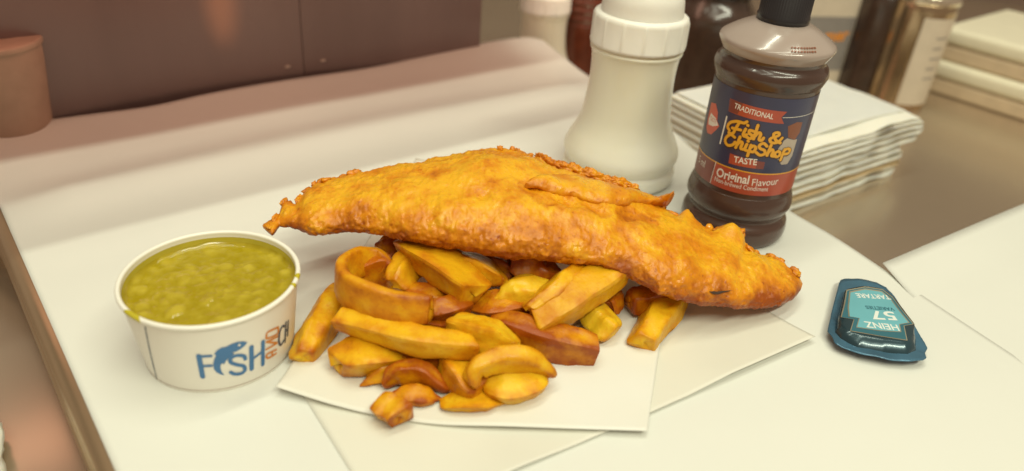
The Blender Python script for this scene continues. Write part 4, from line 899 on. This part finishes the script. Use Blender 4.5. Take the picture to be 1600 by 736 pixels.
plate = lin_dense(ccw(S_PLATE), 160); bulge = ccw(S_BULGE)
cxm = sum(p[0] for p in bulge) / len(bulge); cym = sum(p[1] for p in bulge) / len(bulge)
plz = lambda x, y: .62 + .03 * math.sin(x * 3) + .02 * math.sin(y * 4 + 1)
# flange: rings from the outline to the bulge outline (radial match)
def radial(poly, ang):
    best = None
    dx, dy = math.cos(ang), math.sin(ang)
    for i in range(len(poly)):
        ax, ay = poly[i][0] - cxm, poly[i][1] - cym; bx, by = poly[(i + 1) % len(poly)][0] - cxm, poly[(i + 1) % len(poly)][1] - cym
        den = dx * (by - ay) - dy * (bx - ax)
        if abs(den) < 1e-12: continue
        t = (ax * (by - ay) - ay * (bx - ax)) / den; s_ = (ax * dy - ay * dx) / den
        if t > 0 and -1e-9 <= s_ <= 1 + 1e-9: best = t if best is None else max(best, t)
    return best
NA2 = 200; angs = [2 * math.pi * i / NA2 for i in range(NA2)]
def hull(P):
    P = sorted(set(P)); 
    def half(Q):
        h = []
        for p in Q:
            while len(h) > 1 and (h[-1][0] - h[-2][0]) * (p[1] - h[-2][1]) - (h[-1][1] - h[-2][1]) * (p[0] - h[-2][0]) <= 0: h.pop()
            h.append(p)
        return h[:-1]
    return half(P) + half(P[::-1])
topo = hull(S_BORDER)
rtp = [radial(topo, a) * 1.03 for a in angs]
rtp = [sum(rtp[(i + k) % NA2] for k in range(-3, 4)) / 7 for i in range(NA2)]
ro = [radial(ccw(S_PLATE), a) for a in angs]
ri = [max(min(radial(bulge, a), ro[i] * .97), 0) for i, a in enumerate(angs)]
rtp = [min(rtp[i], ro[i] * .97) for i in range(NA2)]
ri = [max(ri[i], rtp[i] * 1.01) for i in range(NA2)]
V = []; 
rings = [(1.0, 0, -.035), (1.0, 0, 0.0), (.75, .25, .0), (.4, .6, 0), (0.0, 1.0, 0.0)]
for wo, wi, dz in rings:
    for i, a in enumerate(angs):
        r_ = ro[i] * wo + ri[i] * wi; x, y = cxm + r_ * math.cos(a), cym + r_ * math.sin(a)
        V.append((x, y, plz(x, y) + dz + (.02 * noise.noise(Vector((x * 5, y * 5, 0))) if dz == 0 else 0)))
o_ = obj('flange', V, grid_faces(len(rings), NA2, True), M['foil'], pot)
V = []
prof2 = [(0.0, 0.0), (.12, .12), (.35, .27), (.6, .39), (.8, .455), (.95, .49), (1.3, .500), (1.7, .500), (1.99, .500)]
for k_, h in prof2:
    for i, a in enumerate(angs):
        r_ = ri[i] * (1 - k_) + rtp[i] * k_ if k_ <= 1 else rtp[i] * (2 - k_)
        x, y = cxm + r_ * math.cos(a), cym + r_ * math.sin(a)
        V.append((x, y, plz(x, y) * (1 - h / .500) + .62 * h / .500 + h - .005))
obj('moulded_well', V, grid_faces(len(prof2), NA2, True), M['bulge'], pot)
# underside cup that the flange rests on
v, f = lathe([(0.0, 1.15), (.1, 1.3), (.5, 1.55), (.58, 1.6)], cxm, cym, .05, 40); obj('underside_cup', v, f, M['bulge'], pot)
ZT = 1.123
shrink = lambda P, k: [(cxm + (x - cxm) * k, cym + .0 + (y - cym) * k) for x, y in P]
flat = lambda s, h, l: (s, h, ZT + l)
def pot_print(name, parts, m): return wrapped(name, parts, flat, m, pot, 0)
pot_print('label_border', [poly2(shrink(S_BORDER, 1.0), 0)], M['silver'])
pot_print('label_face', [poly2(shrink(S_BORDER, .965), .006)], M['lettering_teal'])
pot_print('label_border', [poly2(shrink(S_LABEL, 1.0), .012)], M['silver'])
pot_print('label_face', [poly2(shrink(S_LABEL, .955), .018)], M['tealprint'])
tx = {k_: shrink(v_, .96) for k_, v_ in S_TX.items()}
for w_, k_, hs_ in (('HEINZ', 'HEINZ', 1.2), ('57', 'N57', .75), ('TARTARE', 'TARTARE', 1.3)):
    pot_print('lettering', [text2(w_, *tx[k_], .026, hs_, bold=.02)], M['lettering_white'])
pot_print('lettering', [text2('VARIETIES', *tx['VARIETIES'], .026, 1.2, bold=.02)], M['lettering_teal'])
# curl of white print on the tear tab
t0 = Vector(S_PLATE[2]); t1 = Vector(S_PLATE[5])
pot_print('tab_print', [stroke2([tuple(t0.lerp(t1, k_) + Vector((0, -.28 + .13 * math.sin(k_ * 22)))) for k_ in (.1, .2, .3, .4, .5, .6, .7, .8)], .05, -.70)], M['lettering_white'])

# ================================================================== NAPKINS
nA, nD, nC = Vector(MISC['napA']), Vector(MISC['napD']), Vector(MISC['napC'])
ex = (nC - nD).normalized(); ey = (nA - nD).normalized(); nL, nW = (nC - nD).length, (nA - nD).length
def napkin(i, z, th, L_, x0, y0, m, label, top=False):
    """a folded tissue: a soft slab with rounded fold, wavy leaves showing on the near side"""
    V = []; nx, ny = 30, 26
    prof = []
    for k in range(nx): prof.append((L_ * (k / (nx - 1)) * .98, 0, -1))
    for k in range(1, 8):
        a = R(-90 + 22.5 * k); prof.append((L_ * .98 + .5 * th * math.cos(a) * 1.3, .5 + .5 * math.sin(a), 0))
    for k in range(nx - 1, -1, -1): prof.append((L_ * (k / (nx - 1)) * .98, 1, 1))
    n = len(prof)
    ys = [0.0, .015, .04, .09, .16] + [.25 + (nW - .25) * k / 20 for k in range(21)]
    for jy, yy in enumerate(ys):
        rd = min(1.0, math.sqrt(max(0, 1 - (1 - min(1, yy / .2)) ** 2)) * .2 + .8)
        for x, h, sgn in prof:
            w1 = noise.noise(Vector((x * .22, yy * .18, i * .22)))
            w2 = noise.noise(Vector((x * .35, i * .45, 1)))
            zz = z + th * (.5 + (h - .5) * rd) + .30 * w1 * min(1, x / 5) * (.55 + i / 24) - (.10 * max(0, 1 - yy / 3) + .22 * max(0, (x - L_ + 5) / 5) ** 2 * (i > 3)) * (i / 9)
            xx = x + x0 + .5 * noise.noise(Vector((yy * .3, i * .8, 2))) * (x / L_)
            y2 = yy + y0 + .28 * w2 * max(0, 1 - yy / 2)
            p = nD + ex * xx + ey * y2
            V.append((p.x, p.y, zz))
    F = grid_faces(len(ys), n, True); F.append(tuple(range(n)))
    o = obj('paper_napkin', V, F, m)
    tag(o, label, 'napkin', 'folded napkins stacked beside the vinegar bottle')
    return o
z = CZ + .05
ords = ['', 'second', 'third', 'fourth', 'fifth', 'sixth', 'seventh', 'eighth', 'ninth', 'tenth', 'eleventh', 'twelfth']
spec_ = [(1.25, -3.0, 'napkin'), (.9, -2.4, 'kraft'), (1.1, -2.7, 'napkin'), (.95, -3.2, 'napkin'),
         (1.0, -.4, 'napkin'), (.95, .2, 'napkin'), (.85, -.1, 'napkin'), (.6, -.6, 'napkin')]
for i, (th, dl_, mm) in enumerate(spec_):
    k_ = len(spec_) - i
    lab_ = ('tan folded napkin low in the stack beside the vinegar bottle' if mm == 'kraft' else
            'topmost folded white napkin of the stack beside the vinegar bottle' if k_ == 1 else
            'folded white napkin, ' + ords[k_ - 1] + ' from the top of the stack beside the bottle')
    napkin(i, z, th * .95, nL + dl_, .1, 0, M[mm], lab_, top=(k_ == 1)); z += th * .84
nap_top = z - .05
# zig-zag edged leaf on the very top napkin
V, F = [], []
n = 90
for i in range(n):
    u = i / (n - 1); x = .6 + u * (nL - 2.2); y_e = 1.5 + (.10 if i % 2 else -.10) + .25 * math.sin(u * 3)
    for k, yy in enumerate((y_e, y_e + .4, nW * .5, nW - .2)):
        p = nD + ex * x + ey * yy
        V.append((p.x, p.y, nap_top + .30 - .2 * max(0, (x - nL + 5) / 5) ** 2 + .06 * noise.noise(Vector((x * .3, yy * .3, 4)))))
lf = obj('paper_napkin', V, grid_faces(n, 4), M['napkin'], smooth=False)
lf.modifiers.new('solid', 'SOLIDIFY').thickness = .0005
tag(lf, 'single zigzag edged napkin leaf lying on top of the napkin stack', 'napkin', 'folded napkins stacked beside the vinegar bottle')

# ================================================================== THINGS AT THE BACK
bb = MISC['brownb']
bx_, by_ = bb[0] + 1.2, bb[1] + 9.5
sb = empty('sauce_bottle', (bx_, by_, CZ), 'red brown ribbed sauce bottle standing behind the salt shaker', 'bottle')
pr = smooth_profile([(0, 2.9), (.3, 3.2), (4, 3.25), (7, 3.2)] + [(7 + .5 * k, 3.1 + (.12 if k % 2 else -.05)) for k in range(1, 12)] + [(13.3, 2.9), (15.5, 2.3), (17.5, 1.5), (19, 1.4)], 4)
v, f = lathe(pr, bx_, by_, CZ, 56); obj('body', v, f, M['sauce'], sb)
v, f = lathe([(12.45, 3.12), (12.5, 3.22), (12.85, 3.22), (12.9, 3.1)], bx_, by_, CZ, 56); obj('gold_band', v, f, M['glass_amber'], sb)
v, f = lathe([(18.8, 1.45), (18.9, 1.7), (20.8, 1.65), (21, 1.4)], bx_, by_, CZ, 40); obj('cap', v, f, M['black_cap'], sb)
dk = MISC['darkc']
dx_, dy_ = 23.4, 98.0
dj = empty('dark_jar', (dx_, dy_, CZ), 'wide dark brown jar standing between the salt shaker and the vinegar bottle', 'jar')
pr = smooth_profile([(0, 4.7), (.3, 5.2), (1, 5.3), (9, 5.3), (10.5, 5.1), (11.6, 4.4), (12.2, 4.1), (12.8, 4.1)], 4)
v, f = lathe(pr, dx_, dy_, CZ, 56); obj('body', v, f, M['darkjar'], dj)
v, f = lathe([(12.7, 4.2), (12.8, 4.5), (14.8, 4.5), (15, 4.2)], dx_, dy_, CZ, 56); obj('lid', v, f, M['black_cap'], dj)
# carton with grey printed panel
bxv = Vector((MISC['box'][0], MISC['box'][1], 0)); bex = Vector((.97, .24, 0)).normalized(); bey = Vector((-.24, .97, 0)).normalized()
o0 = bxv + Vector((-4.5, .55, 0))
ct = empty('carton', (o0.x, o0.y, CZ), 'cream carton with grey panel and orange lettering behind the vinegar bottle', 'carton')
v, f = obox(o0, bex, bey, 9.2, 7, CZ, 9); bevel(obj('box', v, f, M['carton'], ct, smooth=False), .12)
v, f = obox(o0 - bey * .03, bex, bey, 9.0, .02, -3.4, 3.9); gp = obj('printed_panel', v, f, M['greycard'], ct, smooth=False)
fp = lambda s, h, l: tuple(o0 + bex * s + Vector((0, 0, h)) - bey * (.06 + l))
wrapped('lettering', [text2('omer', (3.9, .45), (8.75, .85), .01, 1.1, shear=.15, bold=.03)], fp, M['carton_orange'], gp, 0)
# tall dark bottle and labelled glass jar
q = MISC['cyl']; tb = empty('tall_bottle', (q[0], q[1], CZ), 'tall dark brown bottle between the carton and the white labelled canister', 'bottle')
pr = smooth_profile([(0, 2.6), (.3, 3.0), (1, 3.1), (12, 3.1), (13.5, 2.9), (15.5, 2.0), (17, 1.5), (19, 1.4)], 4)
v, f = lathe(pr, q[0] + .4, q[1] + 2.2, CZ, 48); obj('body', v, f, M['darkjar'], tb)
v, f = lathe([(18.8, 1.5), (18.9, 1.8), (20.4, 1.75), (20.6, 1.4)], q[0] + .4, q[1] + 2.2, CZ, 40); obj('cap', v, f, M['black_cap'], tb)
q = MISC['jar']; jx, jy = q[0] + .3, q[1] + 2.0
gj = empty('metal_canister', (jx, jy, CZ), 'shiny metal canister with a big white label, left of the cream boxes', 'canister')
pr = smooth_profile([(0, 3.3), (.3, 3.7), (1, 3.8), (12.5, 3.8), (13.2, 3.6), (13.4, 3.7), (13.8, 3.7), (13.9, 3.3), (13.2, 3.2)], 4)
v, f = lathe(pr, jx, jy, CZ, 56); obj('body', v, f, M['glass_amber'], gj)
v, f = lathe([(13.3, 3.3), (13.35, 3.85), (13.6, 3.95), (14.4, 3.95), (14.6, 3.7), (14.7, 1.0)], jx, jy, CZ, 56); obj('metal_lid', v, f, M['lidmetal'], gj)
V = [(jx + 3.84 * math.cos(a), jy + 3.84 * math.sin(a), zz) for a in [R(-110 + 110 * i / 24) for i in range(25)] for zz in (CZ + .8, CZ + 12)]
jl = obj('label', V, grid_faces(25, 2), M['carton'], gj)
rows = []
for r_ in range(5):
    rows.append(stroke2([(3.84 * R(-75), CZ + 9.6 - r_ * 1.3), (3.84 * R(-48 - 7 * (r_ % 2)), CZ + 9.6 - r_ * 1.3)], .2, .02))
wrapped('handwriting', rows, lambda s, h, l: (jx + (3.84 + l) * math.cos(s / 3.84), jy + (3.84 + l) * math.sin(s / 3.84), h), M['greycard'], jl, .3)
# stack of cream boxes at the right
bo = Vector((MISC['boxes'][0], MISC['boxes'][1], 0)); bx2 = Vector((.66, -.75, 0)).normalized(); by2 = Vector((.75, .66, 0)).normalized()
zz = CZ + .05
lbls = ['lower cream lidded box in the blurred stack at the right', 'upper cream lidded box in the blurred stack at the right']
for i in range(2):
    off = by2 * (.6 * i) + bx2 * (-.8 * i)
    bx3 = empty('food_box', tuple(bo + off + Vector((0, 0, zz))), lbls[i], 'food box', 'cream boxes stacked at the right')
    v, f = obox(bo + off + bx2 * .25 + by2 * .25, bx2, by2, 33.5, 21.5, zz, zz + 2.1); bevel(obj('tray', v, f, M['foamtan'], bx3, smooth=False), .4)
    v, f = obox(bo + off, bx2, by2, 34, 22, zz + 2.15, zz + 4.4); bevel(obj('lid', v, f, M['foam'], bx3, smooth=False), .8, 4)
    zz += 4.45
# cream bundle down at the lower left, beside the counter edge
bl_ = MISC['blob']
bm = bmesh.new(); bmesh.ops.create_icosphere(bm, subdivisions=4, radius=1); V = []
for v_ in bm.verts:
    d = v_.co; k_ = 1 + fractal(d, 1.1, 4) * .22
    V.append((bl_[0] - 3.2 + d.x * 4.6 * k_, bl_[1] - 2.5 + d.y * 3.2 * k_, max(CZ + .02, CZ + 1.0 + d.z * 1.6 * k_)))
F = [tuple(x.index for x in q_.verts) for q_ in bm.faces]; bm.free()
tag(obj('cloth', V, F, M['napkin']), 'crumpled cream cloth on the lower worktop at the bottom left corner', 'cloth')
